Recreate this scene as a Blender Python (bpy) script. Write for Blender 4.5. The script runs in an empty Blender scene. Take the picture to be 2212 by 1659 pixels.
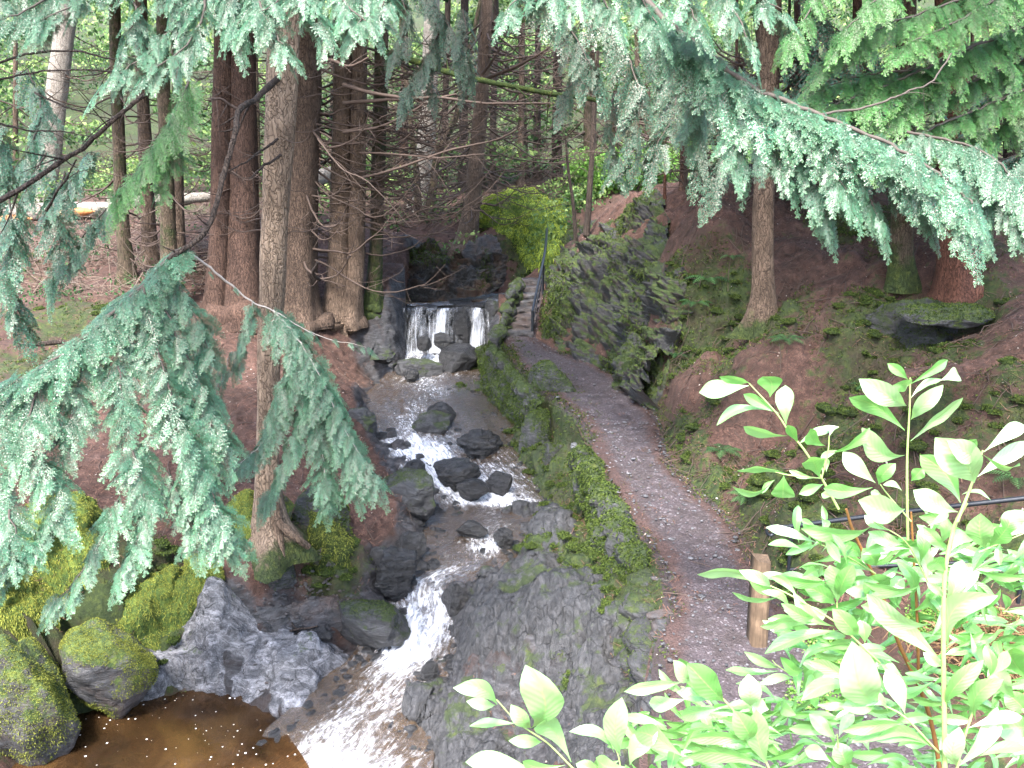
import bpy, math, random
import numpy as np
R = math.radians
random.seed(7); rng = np.random.default_rng(7)
scene = bpy.context.scene
COL = scene.collection

# ------------------------------------------------------------------ camera model (pixels of a 2212 x 1659 picture -> metres)
W, H, PITCH = 2212.0, 1659.0, R(15)
F = (W / 2) / math.tan(R(30))
CP, SP = math.cos(PITCH), math.sin(PITCH)

def ray(px, py):
    dx, dy = (px - W / 2) / F, (H / 2 - py) / F
    return np.array([dx, CP + dy * SP, -SP + dy * CP])
def atY(px, py, Y):
    d = ray(px, py); return d * (Y / d[1])
def atz(px, py, z):
    d = ray(px, py); return d * (z / d[2])
def mpp(p):                                       # metres per pixel at a point
    return (p[1] * CP - p[2] * SP) / F

# ------------------------------------------------------------------ numpy noise
def _hash(ix, iy, iz, seed):
    h = (ix.astype(np.int64) * 374761393 + iy.astype(np.int64) * 668265263 + iz.astype(np.int64) * 2147483647 + seed * 1274126177) & 0xffffffff
    h = ((h ^ (h >> 13)) * 1274126177) & 0xffffffff
    h = ((h ^ (h >> 16)) * 2246822519) & 0xffffffff
    return ((h ^ (h >> 15)) & 0xffffff) / float(0x7fffff) - 1.0
def vnoise(p, seed=0):
    p = np.asarray(p, float); i = np.floor(p).astype(np.int64); f = p - i
    f = f * f * f * (f * (f * 6 - 15) + 10)
    out = 0
    for a in (0, 1):
        for b in (0, 1):
            for c in (0, 1):
                w = (f[:, 0] if a else 1 - f[:, 0]) * (f[:, 1] if b else 1 - f[:, 1]) * (f[:, 2] if c else 1 - f[:, 2])
                out = out + w * _hash(i[:, 0] + a, i[:, 1] + b, i[:, 2] + c, seed)
    return out
def fbm(p, scale=1.0, octaves=4, seed=0, gain=0.5, ridged=False):
    p = np.asarray(p, float) * scale; out = 0; amp = 1.0
    for o in range(octaves):
        n = vnoise(p, seed + o * 17)
        if ridged: n = 1 - 2 * np.abs(n)
        out = out + amp * n; p = p * 2.03 + 13.7; amp *= gain
    return out
def sstep(a, b, x):
    t = np.clip((x - a) / (b - a), 0, 1); return t * t * (3 - 2 * t)

# ------------------------------------------------------------------ mesh building
class MB:
    def __init__(s): s.v = []; s.f = {3: [], 4: []}; s.n = 0; s.a = []
    def add(s, v, f, a=None):
        v = np.asarray(v, float).reshape(-1, 3); f = np.asarray(f, np.int64)
        if len(f) == 0: return
        s.v.append(v); s.f[f.shape[1]].append(f + s.n); s.n += len(v)
        s.a.append(np.zeros((len(v), 3)) if a is None else np.broadcast_to(np.asarray(a, float), (len(v), 3)))
    def build(s, name, mat, parent=None, smooth=True, uv=None):
        v = np.concatenate(s.v) if s.v else np.zeros((0, 3))
        if parent is not None: v = v - np.array(parent.location if parent.parent is None else parent.parent.location)
        return raw_mesh(name, v, s.f, mat, parent, smooth, np.concatenate(s.a) if s.a else None)

def raw_mesh(name, v, fd, mat, parent=None, smooth=True, attr=None):
    me = bpy.data.meshes.new(name)
    me.vertices.add(len(v)); me.vertices.foreach_set('co', np.ascontiguousarray(v, np.float32).ravel())
    idx, tot = [], []
    for k in (3, 4):
        if fd[k]:
            q = np.concatenate(fd[k]); idx.append(q.ravel()); tot.append(np.full(len(q), k))
    idx = np.concatenate(idx).astype(np.int32); tot = np.concatenate(tot).astype(np.int32)
    me.loops.add(len(idx)); me.loops.foreach_set('vertex_index', idx)
    me.polygons.add(len(tot)); me.polygons.foreach_set('loop_start', np.concatenate([[0], np.cumsum(tot)[:-1]]).astype(np.int32))
    me.polygons.foreach_set('loop_total', tot)
    if smooth: me.polygons.foreach_set('use_smooth', np.ones(len(tot), bool))
    if attr is not None:
        at = me.attributes.new('mask', 'FLOAT_VECTOR', 'POINT'); at.data.foreach_set('vector', np.ascontiguousarray(attr, np.float32).ravel())
    me.update(calc_edges=True); me.validate()
    if mat: me.materials.append(mat)
    o = bpy.data.objects.new(name, me); COL.objects.link(o)
    if parent is not None: o.parent = parent
    return o

def tag(o, label=None, cat=None, group=None, kind=None):
    for k, x in (('label', label), ('category', cat), ('group', group), ('kind', kind)):
        if x: o[k] = x
    return o
def thing(name, p, label, cat, group=None):
    o = bpy.data.objects.new(name, None); COL.objects.link(o); o.location = tuple(map(float, p)); o.empty_display_size = 0.2
    return tag(o, label, cat, group)

def smooth_line(pts, n):                          # Catmull-Rom through points of any dimension
    p = np.asarray(pts, float)
    if len(p) == 2: return p[0] + (p[1] - p[0]) * np.linspace(0, 1, n)[:, None]
    e = np.vstack([2 * p[0] - p[1], p, 2 * p[-1] - p[-2]])
    t = np.linspace(0, len(p) - 1 - 1e-9, n); i = t.astype(int); u = (t - i)[:, None]
    a, b, c, d = e[i], e[i + 1], e[i + 2], e[i + 3]
    return 0.5 * (2 * b + (c - a) * u + (2 * a - 5 * b + 4 * c - d) * u ** 2 + (3 * b - a - 3 * c + d) * u ** 3)
def norm(a): return a / np.maximum(np.linalg.norm(a, axis=-1, keepdims=True), 1e-9)

def frames(p):
    t = norm(np.gradient(p, axis=0)); ref = np.array([0.0, 0, 1.0])
    if abs(t[:, 2]).mean() > 0.8: ref = np.array([0.0, 1.0, 0])
    a = norm(np.cross(t, ref)); b = np.cross(a, t); return t, a, b
def tube_vf(p, r, sides=8, mod=None):
    p = np.asarray(p, float); n = len(p); r = np.broadcast_to(np.asarray(r, float), (n,))
    t, a, b = frames(p); th = np.linspace(0, 2 * np.pi, sides, endpoint=False)
    rr = r[:, None] * (np.ones((n, sides)) if mod is None else mod)
    v = p[:, None] + rr[..., None] * (a[:, None] * np.cos(th)[None, :, None] + b[:, None] * np.sin(th)[None, :, None])
    i, j = np.meshgrid(np.arange(n - 1), np.arange(sides), indexing='ij'); j2 = (j + 1) % sides
    f = np.stack([i * sides + j, i * sides + j2, (i + 1) * sides + j2, (i + 1) * sides + j], -1).reshape(-1, 4)
    v = v.reshape(-1, 3); c = np.array([[len(v) + 0] * 1]).ravel()
    return v, f
def tube(mb, p, r, sides=8, mod=None, a=None, cap=True):
    v, f = tube_vf(p, r, sides, mod); mb.add(v, f, a)
    if cap:
        n = len(p)
        for k, rev in ((0, True), (n - 1, False)):
            ring = v[k * sides:(k + 1) * sides]; c = ring.mean(0)
            tri = [[sides, (q + 1) % sides, q] if rev else [sides, q, (q + 1) % sides] for q in range(sides)]
            mb.add(np.vstack([ring, c]), tri, None if a is None else np.asarray(a)[:1] if np.ndim(a) > 1 else a)

def grid_faces(nu, nv):
    i, j = np.meshgrid(np.arange(nu - 1), np.arange(nv - 1), indexing='ij')
    return np.stack([i * nv + j, (i + 1) * nv + j, (i + 1) * nv + j + 1, i * nv + j + 1], -1).reshape(-1, 4)

# ------------------------------------------------------------------ materials
class M:
    def __init__(s, name):
        s.m = bpy.data.materials.new(name); s.m.use_nodes = True; s.t = s.m.node_tree; s.t.nodes.clear()
        s.out = s.t.nodes.new('ShaderNodeOutputMaterial')
    def n(s, typ, **kw):
        n = s.t.nodes.new('ShaderNode' + typ)
        for k, v in kw.items():
            if k.startswith('_'): setattr(n, k[1:], v); continue
            key = int(k[1:]) if k[0] == 'i' and k[1:].isdigit() else k.replace('__', ' ')
            s.set(n, key, v)
        return n
    def set(s, n, key, v):
        if isinstance(v, bpy.types.NodeSocket): s.t.links.new(v, n.inputs[key])
        else:
            if isinstance(v, tuple) and len(v) == 3 and n.inputs[key].type == 'RGBA': v = v + (1,)
            n.inputs[key].default_value = v
    def coord(s, scale=(1, 1, 1), kind='Object', rot=(0, 0, 0)):
        c = s.n('TexCoord'); m = s.n('Mapping', Vector=c.outputs[kind], Scale=scale, Rotation=rot); return m.outputs[0]
    def noise(s, vec, scale, detail=4, rough=0.6, dist=0.0):
        return s.n('TexNoise', Vector=vec, Scale=scale, Detail=detail, Roughness=rough, Distortion=dist).outputs[0]
    def voro(s, vec, scale, feature='F1', out='Distance', rnd=1.0):
        n = s.n('TexVoronoi', _feature=feature, Vector=vec, Scale=scale, Randomness=rnd); return n.outputs[out]
    def ramp(s, fac, stops, interp='LINEAR'):
        n = s.n('ValToRGB', Fac=fac); r = n.color_ramp; r.interpolation = interp
        while len(r.elements) < len(stops): r.elements.new(0.5)
        for e, (p, c) in zip(r.elements, stops):
            e.position = p; e.color = (c + (1,)) if isinstance(c, tuple) else (c, c, c, 1)
        return n.outputs[0]
    def mix(s, f, a, b, mode='MIX'):
        n = s.t.nodes.new('ShaderNodeMix'); n.data_type = 'RGBA'; n.blend_type = mode
        for i, v in ((0, f), (6, a), (7, b)):
            if isinstance(v, bpy.types.NodeSocket): s.t.links.new(v, n.inputs[i])
            else: n.inputs[i].default_value = (v + (1,)) if isinstance(v, tuple) and len(v) == 3 else v
        return n.outputs[2]
    def math(s, op, a, b=0.0, c=0.0, clamp=False):
        n = s.t.nodes.new('ShaderNodeMath'); n.operation = op; n.use_clamp = clamp
        for i, v in enumerate((a, b, c)):
            if isinstance(v, bpy.types.NodeSocket): s.t.links.new(v, n.inputs[i])
            else: n.inputs[i].default_value = v
        return n.outputs[0]
    def mask(s, name='mask'):
        a = s.n('Attribute', _attribute_name=name); return s.n('SeparateXYZ', Vector=a.outputs['Vector']).outputs
    def geo_up(s):
        g = s.n('NewGeometry'); return s.n('SeparateXYZ', Vector=g.outputs['Normal']).outputs[2]
    def bump(s, h, strength=0.5, dist=0.02):
        return s.n('Bump', Height=h, Strength=strength, Distance=dist).outputs[0]
    def bsdf(s, col, rough=0.7, normal=None, spec=0.4, **kw):
        b = s.n('BsdfPrincipled', Base__Color=col, Roughness=rough, **kw)
        b.inputs['Specular IOR Level'].default_value = spec
        if normal is not None: s.set(b, 'Normal', normal)
        return b.outputs[0]
    def end(s, sh): s.t.links.new(sh, s.out.inputs[0]); return s.m
EXPO = 3.25
# ------------------------------------------------------------------ procedural materials
def moss_color(m, vec, bright=1.0):
    n = m.noise(vec, 9, 4, .7); n2 = m.noise(vec, 60, 3, .7)
    c = m.ramp(n, [(.3, (.012 * bright, .022 * bright, .007 * bright)), (.52, (.036 * bright, .058 * bright, .014 * bright)), (.72, (.095 * bright, .115 * bright, .02 * bright))])
    return m.mix(m.math('MULTIPLY', n2, .8), c, (.012, .018, .007), 'MIX')

def ground_mat():
    m = M('forest floor'); v = m.coord()
    mk = m.mask()                                # moss, rock, path soil
    big = m.noise(v, 1.3, 5, .65); mid = m.noise(v, 7, 5, .7); fine = m.noise(v, 45, 4, .75); tiny = m.noise(v, 160, 2, .8)
    lit = m.ramp(mid, [(.3, (.021, .011, .009)), (.5, (.078, .039, .031)), (.72, (.17, .096, .076))])
    lit = m.mix(m.ramp(fine, [(.36, 1.0), (.6, 0.0)]), lit, (.035, .02, .015))
    lit = m.mix(m.ramp(tiny, [(.62, 0.0), (.75, .5)]), lit, (.28, .2, .15))
    sv = m.coord((1, 1, 3.5), rot=(.5, .35, .2))
    st = m.noise(sv, 6, 6, .7, .6)
    rock = m.ramp(st, [(.3, (.006, .006, .008)), (.5, (.03, .03, .034)), (.66, (.08, .08, .088)), (.8, (.17, .17, .185))])
    moss = moss_color(m, v, .9)
    path = m.ramp(fine, [(.28, (.013, .009, .01)), (.5, (.038, .03, .034)), (.75, (.085, .07, .078))])
    e = lambda s, k: m.ramp(m.math('ADD', s, m.math('MULTIPLY', m.math('SUBTRACT', m.math('ADD', m.math('MULTIPLY', big, .5), m.math('MULTIPLY', mid, .5)), .5), k)), [(.38, 0.0), (.58, 1.0)])
    c = m.mix(e(mk[1], 1.1), lit, rock); c = m.mix(e(mk[0], 2.4), c, moss); c = m.mix(e(mk[2], .5), c, path)
    c = m.mix(m.ramp(m.noise(v, .9, 6, .75, .5), [(.36, .75), (.52, 0.0)]), c, (.03, .018, .014))
    h = m.math('ADD', m.math('MULTIPLY', mid, .8), m.math('ADD', m.math('MULTIPLY', fine, .5), m.math('MULTIPLY', tiny, .2)))
    rough = m.math('SUBTRACT', .92, m.math('MULTIPLY', e(mk[1], .6), .45))
    return m.end(m.bsdf(c, rough, m.bump(h, .9, .05), .35))

def path_mat():
    m = M('damp gravel path'); v = m.coord()
    fine = m.noise(v, 38, 5, .75); mid = m.noise(v, 5, 4, .7); vo = m.voro(v, 55)
    cell = m.n('TexVoronoi', Vector=v, Scale=42.0); pc = m.n('SeparateColor', Color=cell.outputs['Color']).outputs[0]
    c = m.ramp(fine, [(.3, (.014, .0098, .0115)), (.5, (.045, .034, .04)), (.75, (.097, .08, .09))])
    c = m.mix(m.ramp(pc, [(.9, 0.0), (.93, .7)]), c, (.16, .145, .16))
    c = m.mix(m.ramp(mid, [(.42, .65), (.58, 0.0)]), c, (.03, .022, .022))
    mk = m.mask(); c = m.mix(m.ramp(m.math('ADD', mk[0], m.math('MULTIPLY', m.math('SUBTRACT', mid, .5), 1.2)), [(.3, 0.0), (.7, .95)]), c, m.ramp(fine, [(.3, (.014, .008, .0075)), (.6, (.06, .032, .028))]))
    h = m.math('SUBTRACT', m.math('ADD', fine, m.math('MULTIPLY', mid, .6)), m.math('MULTIPLY', vo, .6))
    return m.end(m.bsdf(c, m.ramp(mid, [(.35, .5), (.65, .85)]), m.bump(h, .8, .03), .45))

def rock_mat(name, dark=1.0, moss=0.5, wet=0.4, quartz=0.0, mb=1.0, rot=(.5, .35, .2), str_=(1, 1, 4.5), brown=0.0):
    m = M(name); v = m.coord(); sv = m.coord(str_, rot=rot)
    st = m.noise(sv, 4.5, 7, .72, .5); fine = m.noise(v, 55, 4, .75); big = m.noise(v, 1.7, 5, .7); mid = m.noise(v, 8, 5, .7)
    k = lambda a, b, c: (a * dark, b * dark, c * dark)
    c = m.ramp(st, [(.28, k(.012, .012, .014)), (.46, k(.06, .061, .068)), (.62, k(.15, .15, .163)), (.78, k(.3, .3, .32))])
    c = m.mix(m.ramp(fine, [(.35, .55), (.6, 0.0)]), c, k(.02, .02, .024))
    if brown: c = m.mix(m.ramp(big, [(.45, 0.0), (.65, brown)]), c, (.15, .08, .05))
    if quartz:
        q = m.noise(m.coord((1, 1, 2.2), rot=rot), 2.2, 6, .75, .8)
        c = m.mix(m.ramp(q, [(.52, 0.0), (.72, quartz)]), c, (.55, .55, .6))  # pale quartz; on the outcrop also painted wet glints
    ck = m.voro(m.n('VectorMath', _operation='ADD', i0=sv, i1=m.n('VectorMath', _operation='SCALE', i0=m.n('TexNoise', Vector=v, Scale=4.0, Detail=4.0).outputs['Color'], Scale=.5).outputs[0]).outputs[0], 1.5, 'DISTANCE_TO_EDGE')
    ckr = m.ramp(ck, [(.0, 1.0), (.02, 0.0)]); c = m.mix(m.math('MULTIPLY', ckr, .55), c, k(.006, .006, .007))
    up = m.geo_up()
    mf = m.math('ADD', m.math('MULTIPLY', up, .45), m.math('ADD', m.math('MULTIPLY', m.math('SUBTRACT', big, .5), 2.4), m.math('MULTIPLY', m.math('SUBTRACT', mid, .5), 1.0)))
    mf = m.math('ADD', mf, moss - .5)
    mfac = m.ramp(mf, [(.42, 0.0), (.62, 1.0)])
    c = m.mix(mfac, c, moss_color(m, v, mb))
    h = m.math('SUBTRACT', m.math('ADD', m.math('MULTIPLY', st, 1.2), m.math('MULTIPLY', fine, .6)), m.math('MULTIPLY', ckr, .4))
    r = m.math('ADD', m.math('MULTIPLY', mfac, .4), .75 - .45 * wet)
    return m.end(m.bsdf(c, r, m.bump(h, .85, .05), .5))

def moss_mat(name, bright=1.0):
    m = M(name); v = m.coord(); c = moss_color(m, v, bright); f = m.noise(v, 50, 4, .8)
    return m.end(m.bsdf(c, .95, m.bump(f, 1.0, .04), .2))

def fuzz_mat(name, a, b):
    m = M(name); mk = m.mask(); c = m.ramp(mk[0], [(0.0, a), (1.0, b)])
    p = m.bsdf(c, .8, None, .2); t = m.n('BsdfTranslucent', Color=c).outputs[0]
    return m.end(m.n('MixShader', i0=.3, i1=p, i2=t).outputs[0])

def bark_mat(name, dark, light, moss=0.0, zs=.22, pale=0.0):
    m = M(name); v = m.coord((1, 1, zs)); w = m.coord()
    a = m.noise(v, 26, 5, .75, .4); b = m.noise(w, 2.0, 4, .7); c3 = m.noise(w, 40, 4, .7)
    cr = m.n('TexVoronoi', _feature='DISTANCE_TO_EDGE', Vector=m.n('VectorMath', _operation='ADD', i0=v, i1=m.n('VectorMath', _operation='SCALE', i0=m.n('TexNoise', Vector=w, Scale=9.0).outputs['Color'], Scale=.12).outputs[0]).outputs[0], Scale=20.0).outputs[0]
    c = m.ramp(a, [(.3, dark), (.55, tuple((x + y) / 2 for x, y in zip(dark, light))), (.75, light)])
    c = m.mix(m.ramp(cr, [(.0, .85), (.07, 0.0)]), c, tuple(x * .35 for x in dark))
    c = m.mix(m.ramp(b, [(.4, .5), (.6, 0.0)]), c, tuple(x * .6 for x in dark))
    if pale: c = m.mix(m.ramp(c3, [(.5, 0.0), (.62, pale)]), c, (.42, .4, .37))
    mk = m.mask()
    c = m.mix(m.ramp(m.math('ADD', mk[0], m.math('MULTIPLY', m.math('SUBTRACT', b, .5), 1.8)), [(.4, 0.0), (.65, .95)]), c, moss_color(m, w, 1.1))
    if moss: c = m.mix(m.ramp(m.noise(w, 3.3, 5, .7), [(.62 - moss * .3, 0.0), (.74 - moss * .3, .8)]), c, moss_color(m, w, .7))
    h = m.math('ADD', a, m.math('ADD', m.math('MULTIPLY', m.ramp(cr, [(0.0, 0.0), (.12, 1.0)]), .6), m.math('MULTIPLY', c3, .25)))
    return m.end(m.bsdf(c, .88, m.bump(h, .9, .03), .25))

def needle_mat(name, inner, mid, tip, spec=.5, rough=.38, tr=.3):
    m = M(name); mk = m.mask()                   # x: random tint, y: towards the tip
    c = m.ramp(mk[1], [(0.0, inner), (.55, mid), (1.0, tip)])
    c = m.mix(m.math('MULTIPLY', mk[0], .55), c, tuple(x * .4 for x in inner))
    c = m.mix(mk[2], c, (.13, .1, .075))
    p = m.bsdf(c, rough, None, spec); t = m.n('BsdfTranslucent', Color=c).outputs[0]
    return m.end(m.n('MixShader', i0=tr, i1=p, i2=t).outputs[0])

def plain_mat(name, col, rough=.6, noise=.35, metallic=0.0, scale=20, spec=.4, bump=.3, bd=.01):
    m = M(name); v = m.coord(); f = m.noise(v, scale, 4, .7)
    c = m.mix(m.math('MULTIPLY', f, noise * 1.6), col, tuple(x * .35 for x in col))
    return m.end(m.bsdf(c, rough, m.bump(f, bump, bd), spec, Metallic=metallic))

def water_mat(name='brown burn water', tint=(.42, .27, .13)):
    m = M(name); v = m.coord(); mk = m.mask()    # x: foam, y: across, z: along
    w1 = m.noise(m.coord((1, 1.8, 1)), 6, 6, .72, 1.2)
    sv = m.n('CombineXYZ', X=m.math('MULTIPLY', mk[1], 7.0), Y=m.math('MULTIPLY', mk[2], 2.6), Z=0.0).outputs[0]
    s1 = m.noise(sv, 1.6, 6, .72, 1.1); s2 = m.noise(m.n('CombineXYZ', X=m.math('MULTIPLY', mk[1], 18.0), Y=m.math('MULTIPLY', mk[2], 5.0), Z=0.0).outputs[0], 1.4, 4, .7, .6)
    lump = m.noise(v, 9, 5, .75, .6)
    nz = m.math('ADD', m.math('MULTIPLY', s1, .38), m.math('ADD', m.math('MULTIPLY', s2, .3), m.math('MULTIPLY', lump, .32)))
    fo = m.math('ADD', mk[0], m.math('MULTIPLY', m.math('SUBTRACT', nz, .5), 3.2))
    foam = m.ramp(fo, [(.34, 0.0), (.56, .22), (.98, .95)])
    h = m.math('ADD', w1, m.math('MULTIPLY', nz, .8)); bn = m.bump(h, .8, .07)
    fr = m.n('Fresnel', IOR=1.34, Normal=bn).outputs[0]
    gl = m.n('BsdfGlossy', Color=(1, 1, 1), Roughness=.06, Normal=bn).outputs[0]
    tp = m.n('BsdfTransparent', Color=tint).outputs[0]
    body = m.n('BsdfDiffuse', Color=(.085, .053, .027), Normal=bn).outputs[0]
    under = m.n('MixShader', i0=.5, i1=tp, i2=body).outputs[0]
    wat = m.n('MixShader', i0=m.math('MINIMUM', m.math('MULTIPLY', fr, .55), 1.0), i1=under, i2=gl).outputs[0]
    fcol = m.ramp(s2, [(.36, (.2, .22, .28)), (.56, (.6, .625, .67))])
    fb = m.bsdf(fcol, .5, m.bump(nz, .8, .08), .4)
    return m.end(m.n('MixShader', i0=foam, i1=wat, i2=fb).outputs[0])

def fall_mat():
    m = M('falling water'); mk = m.mask()
    sv = m.n('CombineXYZ', X=m.math('MULTIPLY', mk[1], 30.0), Y=m.math('MULTIPLY', mk[2], 1.6), Z=0.0).outputs[0]
    s1 = m.noise(sv, 1.5, 5, .7, .5); sv2 = m.n('CombineXYZ', X=m.math('MULTIPLY', mk[1], 90.0), Y=m.math('MULTIPLY', mk[2], 3.0), Z=0.0).outputs[0]
    s2 = m.noise(sv2, 1.2, 4, .7)
    fo = m.math('ADD', mk[0], m.math('MULTIPLY', m.math('SUBTRACT', m.math('ADD', m.math('MULTIPLY', s1, .6), m.math('MULTIPLY', s2, .4)), .5), 2.8))
    a = m.ramp(fo, [(.26, 0.0), (.6, .3), (1.0, .85)])
    b = m.bsdf((.56, .585, .64), .4, m.bump(s2, .6, .03), .4)
    return m.end(m.n('MixShader', i0=a, i1=m.n('BsdfTransparent').outputs[0], i2=b).outputs[0])

def pool_mat():
    m = M('brown pool water'); v = m.coord()
    big = m.noise(v, 1.1, 4, .6, .4); rip = m.noise(v, 4, 4, .6)
    vo = m.n('TexVoronoi', Vector=v, Scale=13.0); vd = vo.outputs['Distance']; vr = m.n('SeparateColor', Color=vo.outputs['Color']).outputs
    sp = m.math('LESS_THAN', vd, m.math('MULTIPLY', m.math('POWER', vr[0], 1.6), .19))
    sp = m.math('MULTIPLY', sp, m.math('GREATER_THAN', vr[1], .15))
    bn = m.bump(rip, .25, .03)
    col = m.ramp(big, [(.3, (.016, .009, .005)), (.5, (.055, .03, .013)), (.75, (.12, .066, .022))])
    d = m.n('BsdfDiffuse', Color=col, Normal=bn).outputs[0]; tp = m.n('BsdfTransparent', Color=(.5, .28, .1)).outputs[0]
    u = m.n('MixShader', i0=.6, i1=tp, i2=d).outputs[0]
    gl = m.n('BsdfGlossy', Color=(1, 1, 1), Roughness=.05, Normal=bn).outputs[0]
    w = m.n('MixShader', i0=m.n('Fresnel', IOR=1.33, Normal=bn).outputs[0], i1=u, i2=gl).outputs[0]
    f = m.bsdf((.8, .8, .8), .5)
    return m.end(m.n('MixShader', i0=sp, i1=w, i2=f).outputs[0])

def laurel_mat():
    m = M('glossy laurel leaf'); mk = m.mask()   # x: random, y: along, z: across (-1..1)
    v = m.coord(); n = m.noise(v, 35, 3, .6)
    c = m.ramp(mk[0], [(0.0, (.06, .24, .04)), (.5, (.15, .37, .1)), (1.0, (.32, .5, .25))])
    az = m.math('ABSOLUTE', mk[2])
    rib = m.ramp(az, [(.015, .75), (.07, 0.0)])
    vein = m.n('TexWave', _bands_direction='X', Vector=m.n('CombineXYZ', X=m.math('ADD', m.math('MULTIPLY', mk[1], 1.0), m.math('MULTIPLY', az, -.25)), Y=0.0, Z=0.0).outputs[0], Scale=3.2).outputs[1]
    c = m.mix(m.math('MULTIPLY', n, .35), c, (.22, .42, .14)); c = m.mix(m.math('MULTIPLY', rib, .8), c, (.3, .46, .14))
    p = m.bsdf(c, .3, m.bump(m.math('ADD', m.math('MULTIPLY', vein, .4), m.math('MULTIPLY', n, .5)), .25, .004), .8, Coat__Weight=1.0, Coat__Roughness=.3)
    t = m.n('BsdfTranslucent', Color=m.mix(.5, c, (.2, .5, .03))).outputs[0]
    return m.end(m.n('MixShader', i0=.3, i1=p, i2=t).outputs[0])

def wood_mat(name, a, b, zs=.08):
    m = M(name); v = m.coord((1, 1, zs)); n = m.noise(v, 40, 5, .7, .3)
    k = m.noise(m.coord(), 6, 3)
    c = m.mix(m.ramp(k, [(.4, .4), (.6, 0.0)]), m.ramp(n, [(.3, a), (.7, b)]), tuple(x * .4 for x in a))
    return m.end(m.bsdf(c, .75, m.bump(n, .5, .01), .3))

MT = dict(
    ground=ground_mat(), path=path_mat(), water=water_mat(), fall=fall_mat(), pool=pool_mat(), laurel=laurel_mat(),
    slab=rock_mat('grey mossy slate slab', .46, .5, .6, .0, .85, (.3, .9, .5), (3.2, 1.5, 1.3)),
    outcrop=rock_mat('pale slate outcrop with quartz and painted glints', 1.5, .33, 1.1, .75, .9, (.3, .5, .8), (1.2, 4, 1.4)),  # quartz amount raised to paint in the wet glints too
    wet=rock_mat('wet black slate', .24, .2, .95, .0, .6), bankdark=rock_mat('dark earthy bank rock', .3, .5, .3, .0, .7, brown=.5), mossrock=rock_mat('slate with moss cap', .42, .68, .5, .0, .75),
    bankrock=rock_mat('bank boulder with yellow moss', .6, .84, .4, .1, 2.4, brown=.3),
    crag=rock_mat('layered slate crag', .42, .92, .35, .0, 1.3, (.25, .55, .1), (1, 1, 6), .35),
    wall=rock_mat('mossy drystone', .55, .85, .2, .0, 1.1), step=rock_mat('worn slate step', .6, .05, .55, .0, .6, brown=.3), stone=rock_mat('pale path stone', 1.3, .05, .5, .3, .6),
    moss=moss_mat('yellow green moss', 4.6), hummock=moss_mat('golden bank moss', 3.2), cushion=moss_mat('dark moss cushions', 1.1), fuzz=fuzz_mat('moss fronds', (.012, .026, .007), (.085, .12, .022)), fuzzy=fuzz_mat('yellow moss fronds', (.06, .075, .016), (.27, .29, .055)), fuzzb=fuzz_mat('bright hanging moss', (.1, .15, .018), (.38, .46, .07)),
    bark=bark_mat('ridged brown bark', (.062, .042, .031), (.25, .178, .132)), barkl=bark_mat('pale ridged bark', (.13, .092, .066), (.4, .3, .225)), barkt=bark_mat('shaded brown bark', (.045, .031, .024), (.19, .13, .098)), barkr=bark_mat('dark reddish bark', (.04, .023, .018), (.15, .09, .068)),  # barkt carries shade in its colour; barkr is a dark red bark
    barkp=bark_mat('pale lichen bark', (.16, .135, .115), (.4, .37, .33), pale=.5), barkm=bark_mat('mossy dark bark', (.045, .032, .022), (.16, .12, .085), moss=.45),
    barkd=bark_mat('dark brown bark', (.022, .016, .014), (.1, .075, .062)), barkc=bark_mat('red cedar bark', (.06, .025, .017), (.17, .075, .05)),  # barkd is the darkest of the bark tones
    dead=plain_mat('dead branch wood', (.075, .05, .04), .8, .6), limb=plain_mat('hemlock limb bark', (.08, .064, .055), .8, .6), mosslimb=moss_mat('mossy limb', 1.1),
    twigp2=plain_mat('bleached brushwood', (.2, .15, .12), .8, .7), twigp=plain_mat('pale lichen twig', (.42, .38, .35), .8, .5),
    needles=needle_mat('blue green hemlock needles', (.02, .09, .04), (.08, .245, .145), (.19, .4, .2), .7, .33),
    needlesg=needle_mat('fresh green hemlock needles', (.02, .1, .025), (.07, .25, .06), (.17, .4, .09), .5, .38),
    needlesd=needle_mat('shaded hemlock needles', (.02, .06, .035), (.05, .13, .08), (.09, .2, .11), .5, .4),  # darker copy of the needles, shade put into the colour
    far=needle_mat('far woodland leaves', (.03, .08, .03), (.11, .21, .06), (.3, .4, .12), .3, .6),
    shade_crown=needle_mat('crown foliage', (.02, .05, .02), (.03, .08, .03), (.05, .11, .04), .3, .6),
    stem=plain_mat('green laurel stem', (.3, .42, .14), .5, .3), stemb=plain_mat('brown laurel stem', (.22, .1, .03), .6, .5),
    iron=plain_mat('black painted iron', (.018, .022, .03), .38, .4, .3, 30, .5), post=wood_mat('weathered timber post', (.05, .034, .022), (.17, .115, .075)),
    scar=plain_mat('split orange heartwood', (.5, .2, .07), .7, .5), leafy=fuzz_mat('small herb leaves', (.05, .14, .02), (.2, .36, .08)), fern=fuzz_mat('fern fronds', (.015, .05, .018), (.05, .12, .04)),
    straw=fuzz_mat('dead bracken straw', (.09, .05, .025), (.22, .14, .075)), rust=fuzz_mat('rusty fallen needles', (.025, .012, .01), (.25, .14, .105)), litter=fuzz_mat('pale leaf litter', (.12, .08, .06), (.5, .45, .42)),
)
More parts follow.
